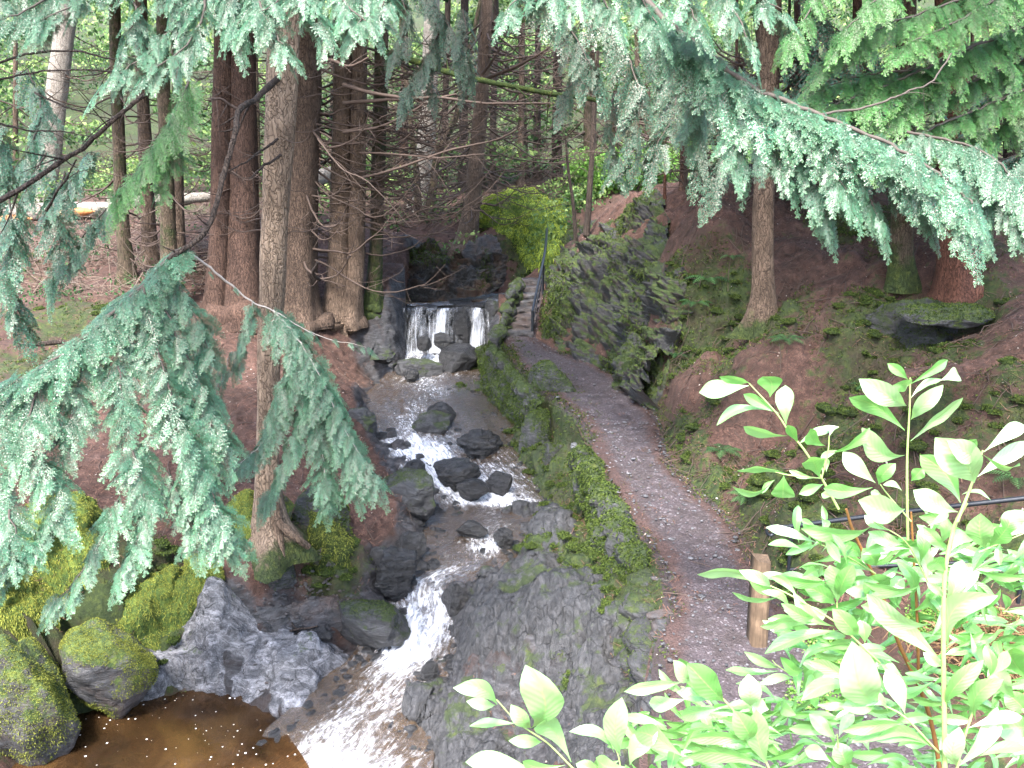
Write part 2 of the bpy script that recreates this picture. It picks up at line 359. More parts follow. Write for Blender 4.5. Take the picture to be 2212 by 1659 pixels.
# ------------------------------------------------------------------ the lie of the land
cz = [  # (px, py, z)
 (200,1380,-6.2),(60,1350,-5.75),(200,1300,-5.7),(100,1150,-5.2),(100,1000,-4.75),(100,850,-4.2),(250,1100,-5.15),(350,1250,-5.8),(600,1195,-5.62),(450,1180,-5.6),
 (500,1000,-5.05),(500,850,-4.6),(350,950,-4.7),(350,800,-4.2),(830,795,-5.25),(760,700,-4.2),(700,645,-3.75),(800,655,-3.8),(850,690,-4.1),(1000,540,-2.8),(900,520,-2.6),
 (950,560,-2.9),(750,900,-5.15),(880,1080,-5.85),(700,1000,-5.3),(800,1130,-5.75),(850,1150,-5.95),(740,1200,-5.75),(780,1270,-6.15),(640,1260,-6.1),(650,1335,-6.4),(560,1330,-6.3),
 (800,960,-5.5),(830,1010,-5.7),(620,900,-4.85),(640,760,-4.4),(560,720,-4.1),
 (100,650,-3.35),(300,620,-3.15),(500,560,-2.7),(-150,700,-3.5),(-200,1000,-4.6),(-200,1250,-5.4),
 (480,1370,-6.5),(300,1450,-6.75),(640,1480,-6.85),(700,1400,-6.75),(400,1560,-7.5),(300,1600,-7.6),(480,1640,-7.6),(200,1600,-7.55),(560,1580,-7.3),(100,1640,-7.3),(-100,1600,-6.6),(-100,1450,-6.0),
 # right of the stream: rock slope up to the path
 (1010,1260,-6.25),(1000,1330,-6.3),(980,1420,-6.6),(930,1500,-6.95),(930,1640,-7.2),(1100,1250,-6.05),(1150,1350,-5.95),(1250,1300,-5.6),(1300,1420,-5.7),(1150,1500,-6.3),(1250,1600,-6.1),(1380,1500,-5.6),(1100,1620,-6.6),(1380,1320,-5.3),
 (1150,1150,-6.0),(1230,1130,-5.75),(1180,1050,-5.85),(1150,980,-5.65),(1110,900,-5.5),(1230,1220,-5.7),(1300,1220,-5.45),(1200,960,-5.3),(1230,1030,-5.55),
 # right bank
 (1560,940,-4.3),(1480,900,-4.3),(1700,900,-3.85),(1900,800,-3.1),(2150,900,-3.15),(2000,1000,-3.75),(1700,1080,-4.45),(1800,1180,-4.6),(2212,1100,-4.1),(2350,1200,-4.3),(2300,1000,-3.4),
 (1420,700,-3.3),(1440,600,-2.6),(1500,780,-3.7),(1560,700,-3.15),(1650,700,-3.0),(1650,560,-2.0),(1750,520,-1.7),(1750,640,-2.45),(1800,720,-2.75),(1900,640,-2.4),(2070,630,-2.25),(2100,520,-1.5),(2212,620,-2.1),(2030,760,-2.9),(2400,700,-2.2),
 (1330,452,-1.55),(1260,500,-2.35),(1240,535,-2.6),(1410,455,-1.5),(1500,470,-1.4),(1600,470,-1.35),
 (1190,560,-3.3),(1062,652,-4.14),(1075,642,-4.1),(1052,690,-4.9),(1058,722,-5.1),(1172,722,-4.45),(1225,760,-4.56),(1262,782,-4.6),(1310,808,-4.63),(1385,868,-4.7),(1182,690,-4.2),(1182,640,-3.75),(1186,610,-3.5),(1150,480,-2.5),(1080,500,-2.65),(1200,500,-3.0),(1120,440,-2.0),
 (1750,1400,-5.05),(1900,1500,-5.0),(2100,1350,-4.8),(2212,1300,-4.75),(2212,1600,-4.9),(1600,1655,-5.2),(1350,1655,-5.7),
]
cy = [  # (px, py, Y)
 (100,480,27.3),(300,450,30),(700,450,31),(500,480,27),(900,455,31),(1200,420,35),(1040,420,34),(1300,420,31),
 (0,380,42),(600,380,40),(1100,360,45),(1600,420,30),(2000,420,28),(2300,430,26),
]
C = [atz(*c) for c in cz] + [atY(*c) for c in cy]
C += [np.array(c) for c in [(-40, 50, 1.5), (0, 52, .3), (40, 50, 2.5), (-60, 90, 12), (0, 95, 12), (60, 90, 14), (-60, 25, -2), (60, 20, -.5), (0, 140, 26), (-110, 120, 22), (110, 120, 24),
      (-110, 20, 0), (110, 20, 2), (0, 0, -8), (-8, 3, -7.2), (6, 3, -5.0), (2, 4.5, -5.3), (-3, 4, -7.6), (-20, 0, -5), (20, 0, -4), (0, -60, -10), (-90, -60, -6), (90, -60, -5), (16, 8, -3.0), (-16, 10, -4.6)]]
C = np.array(C); CXY = C[:, :2]
def _phi(d2): return np.sqrt(d2 + .25)
A = _phi(((CXY[:, None] - CXY[None]) ** 2).sum(-1)) - 1e-2 * np.eye(len(C)) * 0
P1 = np.c_[np.ones(len(C)), CXY]
S = np.block([[A - .03 * np.eye(len(C)), P1], [P1.T, np.zeros((3, 3))]])
SOL = np.linalg.solve(S, np.r_[C[:, 2], 0, 0, 0])
def rbf(xy):
    out = np.empty(len(xy))
    for s in range(0, len(xy), 40000):
        q = xy[s:s + 40000]
        out[s:s + 40000] = _phi(((q[:, None] - CXY[None]) ** 2).sum(-1)) @ SOL[:-3] + SOL[-3] + q @ SOL[-2:]
    return out

stream_px = [  # y, left, right, z, foam
 (765,885,1040,-5.2,.95),(800,868,1042,-5.36,.4),(850,818,1050,-5.45,.26),(900,812,1075,-5.52,.3),(935,835,1090,-5.6,.4),(965,855,1085,-5.72,.8),(1000,880,1100,-5.86,.8),(1060,935,1140,-6.05,.8),(1085,960,1150,-6.1,.75),
 (1105,960,1150,-6.13,.05),(1140,925,1125,-6.16,.22),(1180,915,1115,-6.2,.42),(1215,910,1100,-6.25,.3),(1260,850,1020,-6.36,.55),(1320,845,985,-6.56,.92),(1390,815,965,-6.74,.98),(1430,790,955,-6.8,.72),(1460,750,950,-6.86,.4),
 (1520,690,900,-7.0,.36),(1570,630,895,-7.09,.4),(1620,590,890,-7.17,.52),(1700,480,880,-7.3,.46),(1800,350,880,-7.45,.4)]
SL = np.array([atz(l, y, z) for y, l, r, z, f in stream_px]); SR = np.array([atz(r, y, z) for y, l, r, z, f in stream_px]); SF = np.array([s[4] for s in stream_px])
# upper water above the fall
UL = np.array([atz(880, 661, -4.08), atz(900, 650, -4.05), atz(925, 640, -4.03)]); UR = np.array([atz(1062, 655, -4.08), atz(1070, 645, -4.05), atz(1085, 634, -4.03)])
path_px = [  # y, left, right, z
 (728,1078,1152,-4.5),(760,1100,1210,-4.55),(800,1128,1315,-4.61),(850,1188,1380,-4.68),(900,1248,1420,-4.75),(950,1274,1432,-4.8),(1000,1294,1452,-4.85),(1050,1321,1500,-4.89),(1100,1351,1555,-4.93),
 (1150,1381,1600,-4.97),(1200,1420,1622,-5.0),(1300,1440,1690,-5.05),(1400,1425,1790,-5.1),(1500,1415,1900,-5.14),(1600,1420,2050,-5.17),(1750,1420,2200,-5.2)]
PL = np.array([atz(l, y, z) for y, l, r, z in path_px]); PR = np.array([atz(r, y, z) for y, l, r, z in path_px])
# step flight
TL = np.array([atz(1078, 728, -4.5), atz(1118, 603, -3.48)]); TR = np.array([atz(1152, 728, -4.5), atz(1172, 600, -3.46)])

def band(xy, L, Rr, n=160):
    """signed distance outside the band between two rails, along-index, z"""
    l = smooth_line(L, n); r = smooth_line(Rr, n); c = (l + r) / 2; hw = np.linalg.norm((r - l)[:, :2], axis=1) / 2
    best = np.full(len(xy), 1e9); z = np.zeros(len(xy)); side = np.zeros(len(xy))
    lo = c[:, :2].min(0) - 6; hi = c[:, :2].max(0) + 6
    m = np.where((xy >= lo).all(1) & (xy <= hi).all(1))[0]
    for s in range(0, len(m), 20000):
        k = m[s:s + 20000]; q = xy[k]
        a, b = c[:-1, :2], c[1:, :2]; ab = b - a; L2 = (ab ** 2).sum(1)
        t = np.clip(((q[:, None] - a) * ab).sum(-1) / L2, 0, 1); d = np.linalg.norm(q[:, None] - (a + t[..., None] * ab), axis=-1)
        w = hw[:-1] + (hw[1:] - hw[:-1]) * t; e = d - w; i = e.argmin(1); rr = np.arange(len(q))
        best[k] = e[rr, i]; tt = t[rr, i]; z[k] = c[:-1, 2][i] * (1 - tt) + c[1:, 2][i] * tt
        side[k] = np.sign(np.cross(ab[i], q - a[i]))
    return best, z, side

def height(xy, detail=True):
    xy = np.asarray(xy, float).reshape(-1, 2); z = rbf(xy)
    p3 = np.c_[xy, np.zeros(len(xy))]
    near = sstep(60, 20, np.hypot(xy[:, 0], xy[:, 1]))
    if detail:
        n1 = fbm(p3, .8, 3, 3); n2 = fbm(p3, 3.2, 4, 11, .55)
        rbk = sstep(1.5, 3.5, xy[:, 0]); z = z + (.16 + .12 * rbk) * n1 + (.055 + .04 * rbk) * n2 * near
    # stream bed
    for L, Rr, dep in ((SL, SR, .17), (UL, UR, .1)):
        d, zs, sd = band(xy, L, Rr)
        if L is UL: d = np.where(xy[:, 1] < UL[0][1] + (UR[0][1] - UL[0][1]) * np.clip((xy[:, 0] - UL[0][0]) / (UR[0][0] - UL[0][0]), 0, 1) + .18, 9, d)
        bed = zs - dep + (.07 * fbm(p3, 4, 3, 5) if detail else 0)
        w = sstep(-.02, .5 if dep > .12 else .6, d); z = np.where(d < 2, bed * (1 - w) + z * w, z)
    lp = UL[0][1] + (UR[0][1] - UL[0][1]) * np.clip((xy[:, 0] - UL[0][0]) / (UR[0][0] - UL[0][0]), 0, 1)
    fm = (xy[:, 0] > UL[0][0] - .05) & (xy[:, 0] < UR[0][0] + .2) & (xy[:, 1] > lp - .9) & (xy[:, 1] < lp + 1.8)
    z = np.where(fm, np.minimum(z, np.where(xy[:, 1] > lp + .18, -4.2, -5.35)), z)
    for L, Rr, wd in ((PL, PR, .34), (TL, TR, .3)):
        d, zs, sd = band(xy, L, Rr)
        mid_ = np.interp(xy[:, 1], PL[::-1, 1], (PL[::-1, 0] + PR[::-1, 0]) / 2)
        w = np.where(xy[:, 0] < mid_, sstep(.03, .16, d), sstep(.03, wd, d)); z = np.where(d < 2, (zs - .03) * (1 - w) + z * w, z)
    for hx, hy, hr, hd in ((4.75, 12.75, .75, .55),): z = z - hd * np.exp(-(((xy[:, 0] - hx) / (hr * 1.5)) ** 2 + ((xy[:, 1] - hy) / (hr * .6)) ** 2))
    return z

def gh(px, py, y0=3.5, y1=70):
    """where the pixel's ray meets the ground"""
    d = ray(px, py); Y = np.concatenate([np.arange(y0, 34, .04), np.arange(34, y1, .3)])
    p = d[None] * (Y / d[1])[:, None]; g = hgrid(p[:, :2]); k = np.where(p[:, 2] <= g)[0]
    return p[k[0]] if len(k) else atY(px, py, 40)

gx = np.concatenate([-np.geomspace(150, 5.2, 90)[:-1], np.arange(-5.2, 6.6, .045), np.geomspace(6.6, 150, 90)[1:]])
gy = np.concatenate([-np.geomspace(80, 1, 25), np.linspace(0, 5, 30), np.arange(5.1, 27, .05), np.geomspace(27, 170, 150)[1:]])
GX, GY = np.meshgrid(gx, gy, indexing='ij'); gxy = np.c_[GX.ravel(), GY.ravel()]; gz = height(gxy)
GZ = gz.reshape(len(gx), len(gy))
def hgrid(xy):
    i = np.clip(np.searchsorted(gx, xy[:, 0]) - 1, 0, len(gx) - 2); j = np.clip(np.searchsorted(gy, xy[:, 1]) - 1, 0, len(gy) - 2)
    u = np.clip((xy[:, 0] - gx[i]) / (gx[i + 1] - gx[i]), 0, 1); v = np.clip((xy[:, 1] - gy[j]) / (gy[j + 1] - gy[j]), 0, 1)
    return GZ[i, j] * (1 - u) * (1 - v) + GZ[i + 1, j] * u * (1 - v) + GZ[i, j + 1] * (1 - u) * v + GZ[i + 1, j + 1] * u * v
# drop the ground under the fall so the rock ledge shows
# moss / rock / path masks
msk = np.zeros((len(gxy), 3))
ds, zs_, sd_ = band(gxy, SL, SR); dp, zp_, sp_ = band(gxy, PL, PR); dt, _, _ = band(gxy, TL, TR)
msk[:, 1] = np.maximum(msk[:, 1], sstep(.75, .15, ds)); betw = (gxy[:, 0] < np.interp(gxy[:, 1], PL[::-1, 1], (PL[::-1, 0] + PR[::-1, 0]) / 2)) & (gxy[:, 1] < 22) & (gxy[:, 1] > 9)
msk[:, 0] = np.maximum(msk[:, 0], .8 * betw * sstep(1.5, .9, dp)); msk[:, 1] = np.maximum(msk[:, 1], .6 * betw * sstep(2.6, 1.2, dp))
msk[:, 0] = np.maximum(msk[:, 0], .5 * (~betw) * sstep(.7, .05, dp) * (gxy[:, 1] < 13.5)); zz = 0; msk[:, 2] = np.maximum(sstep(.12, -.05, dp), sstep(.15, -.05, dt))
moss_spots = [(150,1180,1.3,.9),(330,1270,.8,.8),(60,1330,1.0,.9),(300,1330,.7,.7),(700,1160,.6,.8),(720,1230,.5,.9),(860,1060,.5,.6),(80,780,1.6,.75),(150,690,2.0,.6),(60,560,2.5,.4),(1500,640,.7,.8),(1545,720,.8,.85),(1700,670,.6,.8),(1600,760,.6,.7),
 (1900,660,.6,.9),(1880,760,1.0,.75),(1980,700,.8,.7),(2090,680,.9,.7),(1560,1030,.5,.8),(1640,1110,.6,.9),(1500,960,.4,.7),(1700,1160,.8,.9),(1780,1060,.6,.6),(1480,780,.5,.9),(1150,575,.8,.9),(1205,640,.5,.9),(1195,690,.4,.8),(1120,455,2.2,1.0),(1160,520,1.4,1.0),(1080,470,1.6,.7),
 (1180,1000,.5,.6),(1250,1210,.5,.8),(1330,1290,.6,.8),(1370,1250,.4,.8),(1150,1340,.6,.4),(1210,1130,.4,.6),(2000,880,.7,.6),(1540,860,.5,.6),(2120,560,1.0,.5),(1930,520,.8,.5),(700,420,5,.5),(400,440,5,.5),(2212,860,1.0,.6),(1680,980,.35,.6),(1370,1180,.35,.8),(640,1130,.5,.6)]
for px, py, r, s in moss_spots:
    p = gh(px, py); d2 = ((gxy - p[:2]) ** 2).sum(1); msk[:, 0] = np.maximum(msk[:, 0], s * np.exp(-d2 / (r * r)))
rock_spots = [(900,600,.8,.7),(1000,610,.8,.7),(830,740,1.0,.9),(1150,1020,.6,.9),(1130,930,.6,.9),(1200,1120,.5,.9),(1150,1180,.6,1),(1100,1280,.7,1),(1200,1350,.9,1),(1100,1450,.8,1),(1250,1520,.9,1),(1350,1450,.5,.8),(1350,1600,.7,.9),(640,1420,.8,1),(480,1400,.6,1),(760,1290,.4,.9),(560,1510,.6,1),(650,1330,.5,.5),(1000,1560,.6,1)]
for px, py, r, s in rock_spots:
    p = gh(px, py); d2 = ((gxy - p[:2]) ** 2).sum(1); msk[:, 1] = np.maximum(msk[:, 1], s * np.exp(-d2 / (r * r)))
rb_ = (gxy[:, 0] > np.interp(gxy[:, 1], PL[::-1, 1], PR[::-1, 0])) & (gxy[:, 1] > 7) & (gxy[:, 1] < 20)
msk[:, 0] = np.maximum(msk[:, 0], rb_ * np.clip(.32 + .45 * fbm(np.c_[gxy, gz], .8, 3, 91), 0, .8))
far = sstep(26, 45, gxy[:, 1]); msk[:, 0] = np.maximum(msk[:, 0], far * .75)
gp = np.c_[gxy, gz]
# rough the banks along their normals (rock more than litter)
G3 = gp.reshape(len(gx), len(gy), 3); nu = np.gradient(G3, axis=0); nv = np.gradient(G3, axis=1); gn = norm(np.cross(nu, nv)).reshape(-1, 3)
inb = (gxy[:, 1] > 4) & (gxy[:, 1] < 34) & (np.abs(gxy[:, 0]) < 12)
quiet = sstep(.0, .5, np.minimum(dp, dt)) * inb
lay = fbm(gp * np.array([1, 1, 3.0]), 2.2, 4, 23, .6, True)
gp += gn * (quiet * (.03 * fbm(gp, 9, 3, 31) + msk[:, 1] * .055 * lay + msk[:, 0] * (.11 + .16 * ((gxy[:, 0] < -1.5) & (gxy[:, 1] < 13))) * fbm(gp, 3.4, 4, 37)))[:, None]
mb = MB(); mb.add(gp, grid_faces(len(gx), len(gy)), msk)
tag(mb.build('ground', MT['ground']), kind='structure')

# ------------------------------------------------------------------ path sheet and step flight
n, k = 420, 40
l, r = smooth_line(PL, n), smooth_line(PR, n); s = np.linspace(-.06, 1.06, k)
pp = l[:, None] + (r - l)[:, None] * s[None, :, None]; pv = pp.reshape(-1, 3)
w = np.linalg.norm(r - l, axis=1)[:, None]; ed = (np.minimum(s, 1 - s)[None] * w).ravel()
pv[:, 2] += .012 + .022 * fbm(pv, 5, 4, 41, .6) + .008 * fbm(pv, 22, 2, 43) - .11 * sstep(.16 + .14 * fbm(pv, 2.2, 3, 4), -.03, ed)
edge = sstep(.5, .0, ed)
mb = MB(); mb.add(pv, grid_faces(n, k)[:, ::-1], np.c_[edge, edge * 0, edge * 0]); tag(mb.build('path', MT['path']), kind='structure')

# ------------------------------------------------------------------ stream, fall, pool
n, k = 520, 64
l, r = smooth_line(SL, n), smooth_line(SR, n); fo = smooth_line(np.c_[SF, SF, SF], n)[:, 0]
ex = .28 / np.linalg.norm(r - l, axis=1); u = np.linspace(0, 1, k)
s = (-ex)[:, None] + (1 + 2 * ex)[:, None] * u[None]
wv = l[:, None] + (r - l)[:, None] * s[..., None]
c = (l + r) / 2; al = np.concatenate([[0], np.cumsum(np.linalg.norm(np.diff(c, axis=0), axis=1))])
AL = np.broadcast_to(al[:, None], s.shape); AC = s * np.linalg.norm(r - l, axis=1)[:, None]
wv = wv.reshape(-1, 3); yy = np.interp(al, al, np.linspace(0, 1, n))
# foam leans to one side where the photograph shows it
pyrow = smooth_line(np.array([[q[0], 0, 0] for q in stream_px], float), n)[:, 0]
lean = np.interp(pyrow, [760, 900, 935, 1000, 1060, 1090, 1150, 1200, 1240, 1300, 1430, 1500, 1560, 1620, 1700], [.5, .3, .22, .35, .42, .6, .7, .7, .4, .5, .5, .72, .7, .65, .5])
wid = np.interp(pyrow, [760, 900, 960, 1060, 1100, 1200, 1300, 1430, 1500, 1620, 1700], [.6, .4, .32, .42, .6, .4, .42, .3, .45, .55, .7])
g = np.exp(-((s - lean[:, None]) / wid[:, None]) ** 2)
foam = fo[:, None] * (.45 + .75 * g) - .06 * (1 - g)
strm = fbm(np.c_[AC.ravel() * 3.2, AL.ravel() * 1.1, np.zeros(s.size)], 1.3, 4, 51, .6)
wv[:, 2] += (.012 + .055 * np.clip(foam.ravel(), 0, 1)) * strm * 1.2 + .03 * np.clip(foam.ravel(), 0, 1) + .02 * fbm(wv, 9, 3, 55) * np.clip(foam.ravel() + .15, 0, 1)
foam = foam + (.55 * fbm(np.c_[AC.ravel() * 1.6, AL.ravel() * .8, AL.ravel() * 0], 1.3, 3, 58) * np.clip(foam.ravel(), 0, 1)).reshape(foam.shape)
mb = MB(); mb.add(wv, grid_faces(n, k)[:, ::-1], np.c_[foam.ravel(), AC.ravel(), AL.ravel()])
# level water above the fall
n2, k2 = 30, 40
l2, r2 = smooth_line(UL, n2), smooth_line(UR, n2); s2 = np.linspace(-.08, 1.05, k2); uv_ = (l2[:, None] + (r2 - l2)[:, None] * s2[None, :, None]).reshape(-1, 3)
uv_[:, 2] += .03 * fbm(uv_, 3.5, 4, 57) - .05 * sstep(.3, .9, np.tile(s2, n2)) * (np.repeat(np.arange(n2), k2) < 12)
uv_[:, 1] += .09 * fbm(np.c_[uv_[:, :1] * 4, uv_[:, :1] * 0, uv_[:, :1] * 0], 1, 3, 63) * (np.repeat(np.arange(n2), k2) < 6)
mb.add(uv_, grid_faces(n2, k2), np.c_[np.full(len(uv_), .16) + .3 * (np.repeat(np.arange(n2), k2) < 4), uv_[:, 0], uv_[:, 1]])
tag(mb.build('stream_water', MT['water']), kind='structure')

lipL, lipR = UL[0], UR[0]
def lip(uu): return lipL + (lipR - lipL) * uu[:, None]
nu_, nv_ = 120, 40
U_, V_ = np.meshgrid(np.linspace(-.06, 1.04, nu_), np.linspace(0, 1, nv_), indexing='ij')
base = lip(U_.ravel()); v_ = V_.ravel(); drop = 1.13 + .06 * vnoise(np.c_[U_.ravel() * 6, v_ * 0, v_ * 0], 3)
fx = np.c_[base[:, 0], base[:, 1] - .3 - .55 * v_ ** .75 - .1 * fbm(np.c_[U_.ravel() * 7, v_ * 1.5, v_ * 0], 1, 3, 61), base[:, 2] + .0 - .05 * sstep(.3, .9, U_.ravel()) + .03 * vnoise(np.c_[U_.ravel() * 14, v_ * 0, v_ * 0], 8) - drop * v_ ** 1.5]
ug = U_.ravel()
stren = np.maximum.reduce([.55 * np.exp(-((ug - .15 + .05 * v_) / (.1 + .1 * v_)) ** 2), .95 * np.exp(-((ug - .46 + .1 * v_) / (.06 + .08 * v_)) ** 2), .8 * np.exp(-((ug - .84 + .03 * v_) / (.07 + .1 * v_)) ** 2), .45 * np.exp(-((ug - .95) / .05) ** 2), .42 * np.exp(-((ug - .3) / .12) ** 2), .4 * np.exp(-((ug - .65) / .14) ** 2), .3 + 0 * ug]) - .03
mb = MB(); mb.add(fx, grid_faces(nu_, nv_), np.c_[stren + .02 + .25 * sstep(.85, 1, v_), ug * 2.1 / 2.1, v_])
tag(mb.build('waterfall', MT['fall']), kind='structure')

q = [atz(*t, -7.12) for t in ((60, 1470), (420, 1470), (600, 1560), (640, 1800), (-150, 1800), (-100, 1520))]
q = np.array(q); cx = q.mean(0); a = np.linspace(0, 1, 40); ring = smooth_line(np.vstack([q, q[:1]]), 120)
pvv = (cx + (ring[:, None] - cx) * a[None, :, None]).reshape(-1, 3)
mb = MB(); mb.add(pvv, grid_faces(120, 40), None); o = tag(mb.build('pool_water', MT['pool']), kind='structure')
# ------------------------------------------------------------------ rocks
_ico = {}
def ico(n):
    if n not in _ico:
        import bmesh
        bm = bmesh.new(); bmesh.ops.create_icosphere(bm, subdivisions=n, radius=1)
        _ico[n] = (np.array([v.co[:] for v in bm.verts]), np.array([[v.index for v in f.verts] for f in bm.faces])); bm.free()
    return _ico[n]
def rock_shape(size, seed, sub=5, cuts=9, rough=.1, yaw=0.0, flat=.0, lay=.0):
    v, f = ico(sub); v = v.copy(); rg = np.random.default_rng(seed)
    for c in range(cuts):                                        # facets
        nn = norm(rg.normal(size=3)); d = rg.uniform(.55, .9); k = v @ nn - d
        v = v - np.where(k > 0, k, 0)[:, None] * nn * .92
    nv = norm(v); v = v + nv * (rough * fbm(v + seed, 1.7, 5, seed, .55))[:, None]
    if lay: v = v + nv * (lay * fbm(v * np.array([1, 1.5, 5]) + seed, 1.6, 4, seed + 5, .6, True))[:, None]
    if flat: v[:, 2] = np.where(v[:, 2] > flat, flat + (v[:, 2] - flat) * .25, v[:, 2])
    v = v * np.asarray(size) / 2 / .85
    c, s = math.cos(yaw), math.sin(yaw); return np.c_[v[:, 0] * c - v[:, 1] * s, v[:, 0] * s + v[:, 1] * c, v[:, 2]], f

def blades(mb, p, n, length, width, bend=.4, up=.6, rg=rng, tint=None):
    """small tapering blades growing from points p along normals n"""
    k = len(p); d = norm(n * up + rg.normal(size=(k, 3)) * .55 + np.array([0, 0, .15])); L = length * rg.uniform(.5, 1.3, k)[:, None]
    sd = norm(np.cross(d, rg.normal(size=(k, 3)))) * width * rg.uniform(.6, 1.3, k)[:, None]
    m = p + d * L * .55; t = p + d * L - np.array([0, 0, 1]) * L * bend * .6
    v = np.stack([p - sd * .6, p + sd * .6, m + sd, t + sd * .15, t - sd * .15, m - sd], 1).reshape(-1, 3)
    b = np.arange(k)[:, None] * 6; f = np.concatenate([b + np.array([0, 1, 2, 5]), b + np.array([5, 2, 3, 4])])
    a = rg.uniform(0, 1, k) if tint is None else tint; mb.add(v, f, np.repeat(np.c_[a, a, a], 6, 0))
def surface_points(v, f, count, rg, cond=None):
    a, b, c = v[f[:, 0]], v[f[:, 1]], v[f[:, 2]]; nn = np.cross(b - a, c - a); ar = np.linalg.norm(nn, axis=1) / 2; n = norm(nn)
    w = ar * (cond((a + b + c) / 3, n) if cond else 1); w = np.maximum(w, 0) / max(w.sum(), 1e-9)
    i = rg.choice(len(f), count, p=w); u = rg.uniform(size=(count, 2)); fl = u.sum(1) > 1; u[fl] = 1 - u[fl]
    return a[i] + (b[i] - a[i]) * u[:, :1] + (c[i] - a[i]) * u[:, 1:], n[i]

def boulder(name, px, py, wpx, hpx, dep, Y, mat, seed, label, cat='boulder', yaw=0., sink=.25, rough=.1, cuts=15, lay=.0, flat=0., fuzz=0, group=None, fl=.035, fm='fuzz', sub=5):
    """px,py = centre of the visible rock; Y = forward distance; dep = size along the view relative to width"""
    c = atY(px, py, Y); m = mpp(c); w = wpx * m; h = hpx * m * 1.06; hh = h * (1 + sink)
    v, f = rock_shape((w, w * dep, hh), seed, sub, cuts, rough, yaw, flat, lay)
    c = c + np.array([0, w * dep * .25, -h * sink / 2]); base = c - np.array([0, 0, hh / 2])
    if fuzz:
        t = thing(name, base, label, cat, group)
        mb = MB(); mb.add(v + c, f); mb.build('rock', MT[mat], t)
        cond = lambda q, n: np.clip(n[:, 2] * .8 + .25 + .9 * fbm(q, 2.2, 3, seed), 0, 1.3)
        q, n = surface_points(v, f, fuzz, np.random.default_rng(seed), cond); mb = MB(); blades(mb, q + c, n, fl, fl * .16, rg=np.random.default_rng(seed)); mb.build('moss', MT[fm], t, False)
        return t
    mb = MB(); mb.add(v + c, f); o = mb.build(name, MT[mat]); return tag(o, label, cat, group)

G = 'boulders along the stream bed'
boulder('boulder', 905, 788, 90, 42, .8, 20.9, 'mossrock', 3, 'flat topped mossy boulder in the water below the left strand of the waterfall', sink=.6, group=G, flat=.35)
boulder('boulder', 985, 770, 95, 50, .9, 21.3, 'wet', 4, 'wet black boulder at the foot of the waterfall, right of the mossy flat one', sink=.5, group=G)
boulder('boulder', 955, 735, 44, 26, .8, 22.0, 'wet', 5, 'small dark block standing in the spray directly under the middle fall', sink=.5, group=G)
boulder('boulder', 917, 740, 28, 24, .8, 21.9, 'wet', 25, 'small wet stone leaning in the white water under the left strand of the fall', sink=.4, group=G)
boulder('boulder', 890, 807, 34, 18, .8, 20.4, 'wet', 26, 'low wet stone touching the front of the mossy flat boulder', sink=.5, group=G)
boulder('boulder', 935, 915, 92, 46, .8, 17.2, 'mossrock', 6, 'dark boulder with a mossy back in midstream, front one of a pair', sink=.5, yaw=.4, group=G)
boulder('boulder', 945, 890, 66, 30, .8, 17.8, 'wet', 7, 'dark rounded boulder in midstream touching the back of another', sink=.5, group=G)
boulder('boulder', 985, 1018, 84, 44, .8, 15.1, 'wet', 8, 'broad wet grey rock between two foaming chutes in the middle stream', sink=.6, lay=.06, group=G)
boulder('boulder', 895, 1012, 44, 28, .8, 15.5, 'wet', 9, 'wet slab on the left lip of the middle rapids', sink=.6, yaw=.5, group=G)
boulder('boulder', 1020, 1056, 66, 28, .7, 14.6, 'wet', 10, 'low wet rock with water curling round it above the amber pool', sink=.7, group=G)
boulder('boulder', 1075, 1040, 60, 44, .8, 14.9, 'wet', 11, 'dark rock on the right bank beside the brown shallows', sink=.5, group=G)
boulder('boulder', 1040, 960, 84, 40, 1.0, 16.4, 'wet', 12, 'wet slate with pale streaks right of the midstream pair', sink=.6, lay=.1, yaw=.6, group=G)
boulder('boulder', 1020, 1140, 60, 24, .7, 13.3, 'wet', 13, 'wet ledge stone at the outflow of the amber pool', sink=.7, group=G)
boulder('boulder', 1090, 1158, 40, 30, .7, 13.0, 'wet', 14, 'small dark stone beside the bent orange stick', sink=.5, group=G)
boulder('boulder', 985, 1292, 60, 50, .9, 11.6, 'wet', 15, 'smooth brown rock under a sheet of water beside the white chute', sink=.6, group=G)
boulder('boulder', 800, 1330, 170, 92, .62, 11.05, 'mossrock', 16, 'big mossy sloping boulder wedged left of the white chute', sink=.45, yaw=-.35, flat=.3, group=G, fuzz=2500, fl=.022)
boulder('boulder', 780, 915, 66, 60, .8, 16.6, 'mossrock', 18, 'square mossy block on the left bank above the rapids', sink=.3, group=G)
boulder('boulder', 850, 1235, 100, 66, .8, 11.9, 'wet', 19, 'angular dark rock on the left bank above the white chute', sink=.4, group=G, lay=.1)
boulder('boulder', 820, 1215, 60, 50, .8, 12.15, 'mossrock', 20, 'greenish block leaning on the angular dark rock of the left bank', sink=.4, group=G)
boulder('boulder', 880, 1180, 70, 44, .8, 12.7, 'wet', 21, 'dark rounded rock beside the brown run on the left bank', sink=.4, group=G)
boulder('boulder', 690, 1372, 44, 22, .8, 10.9, 'wet', 22, 'small grey stone on the gravel left of the big mossy boulder', sink=.4, group=G)
boulder('boulder', 930, 1455, 40, 40, .8, 10.4, 'wet', 23, 'small black rock jutting into the foam at the foot of the chute', sink=.4, group=G)
boulder('boulder', 998, 706, 42, 66, .6, 22.75, 'wet', 27, 'dark wet rock wedge splitting the middle and right strands of the waterfall', sink=.2, group=G, lay=.08)
boulder('boulder', 915, 664, 48, 16, .8, 23.15, 'wet', 28, 'low wet stone on the lip of the waterfall near its left end', sink=.6, group=G)
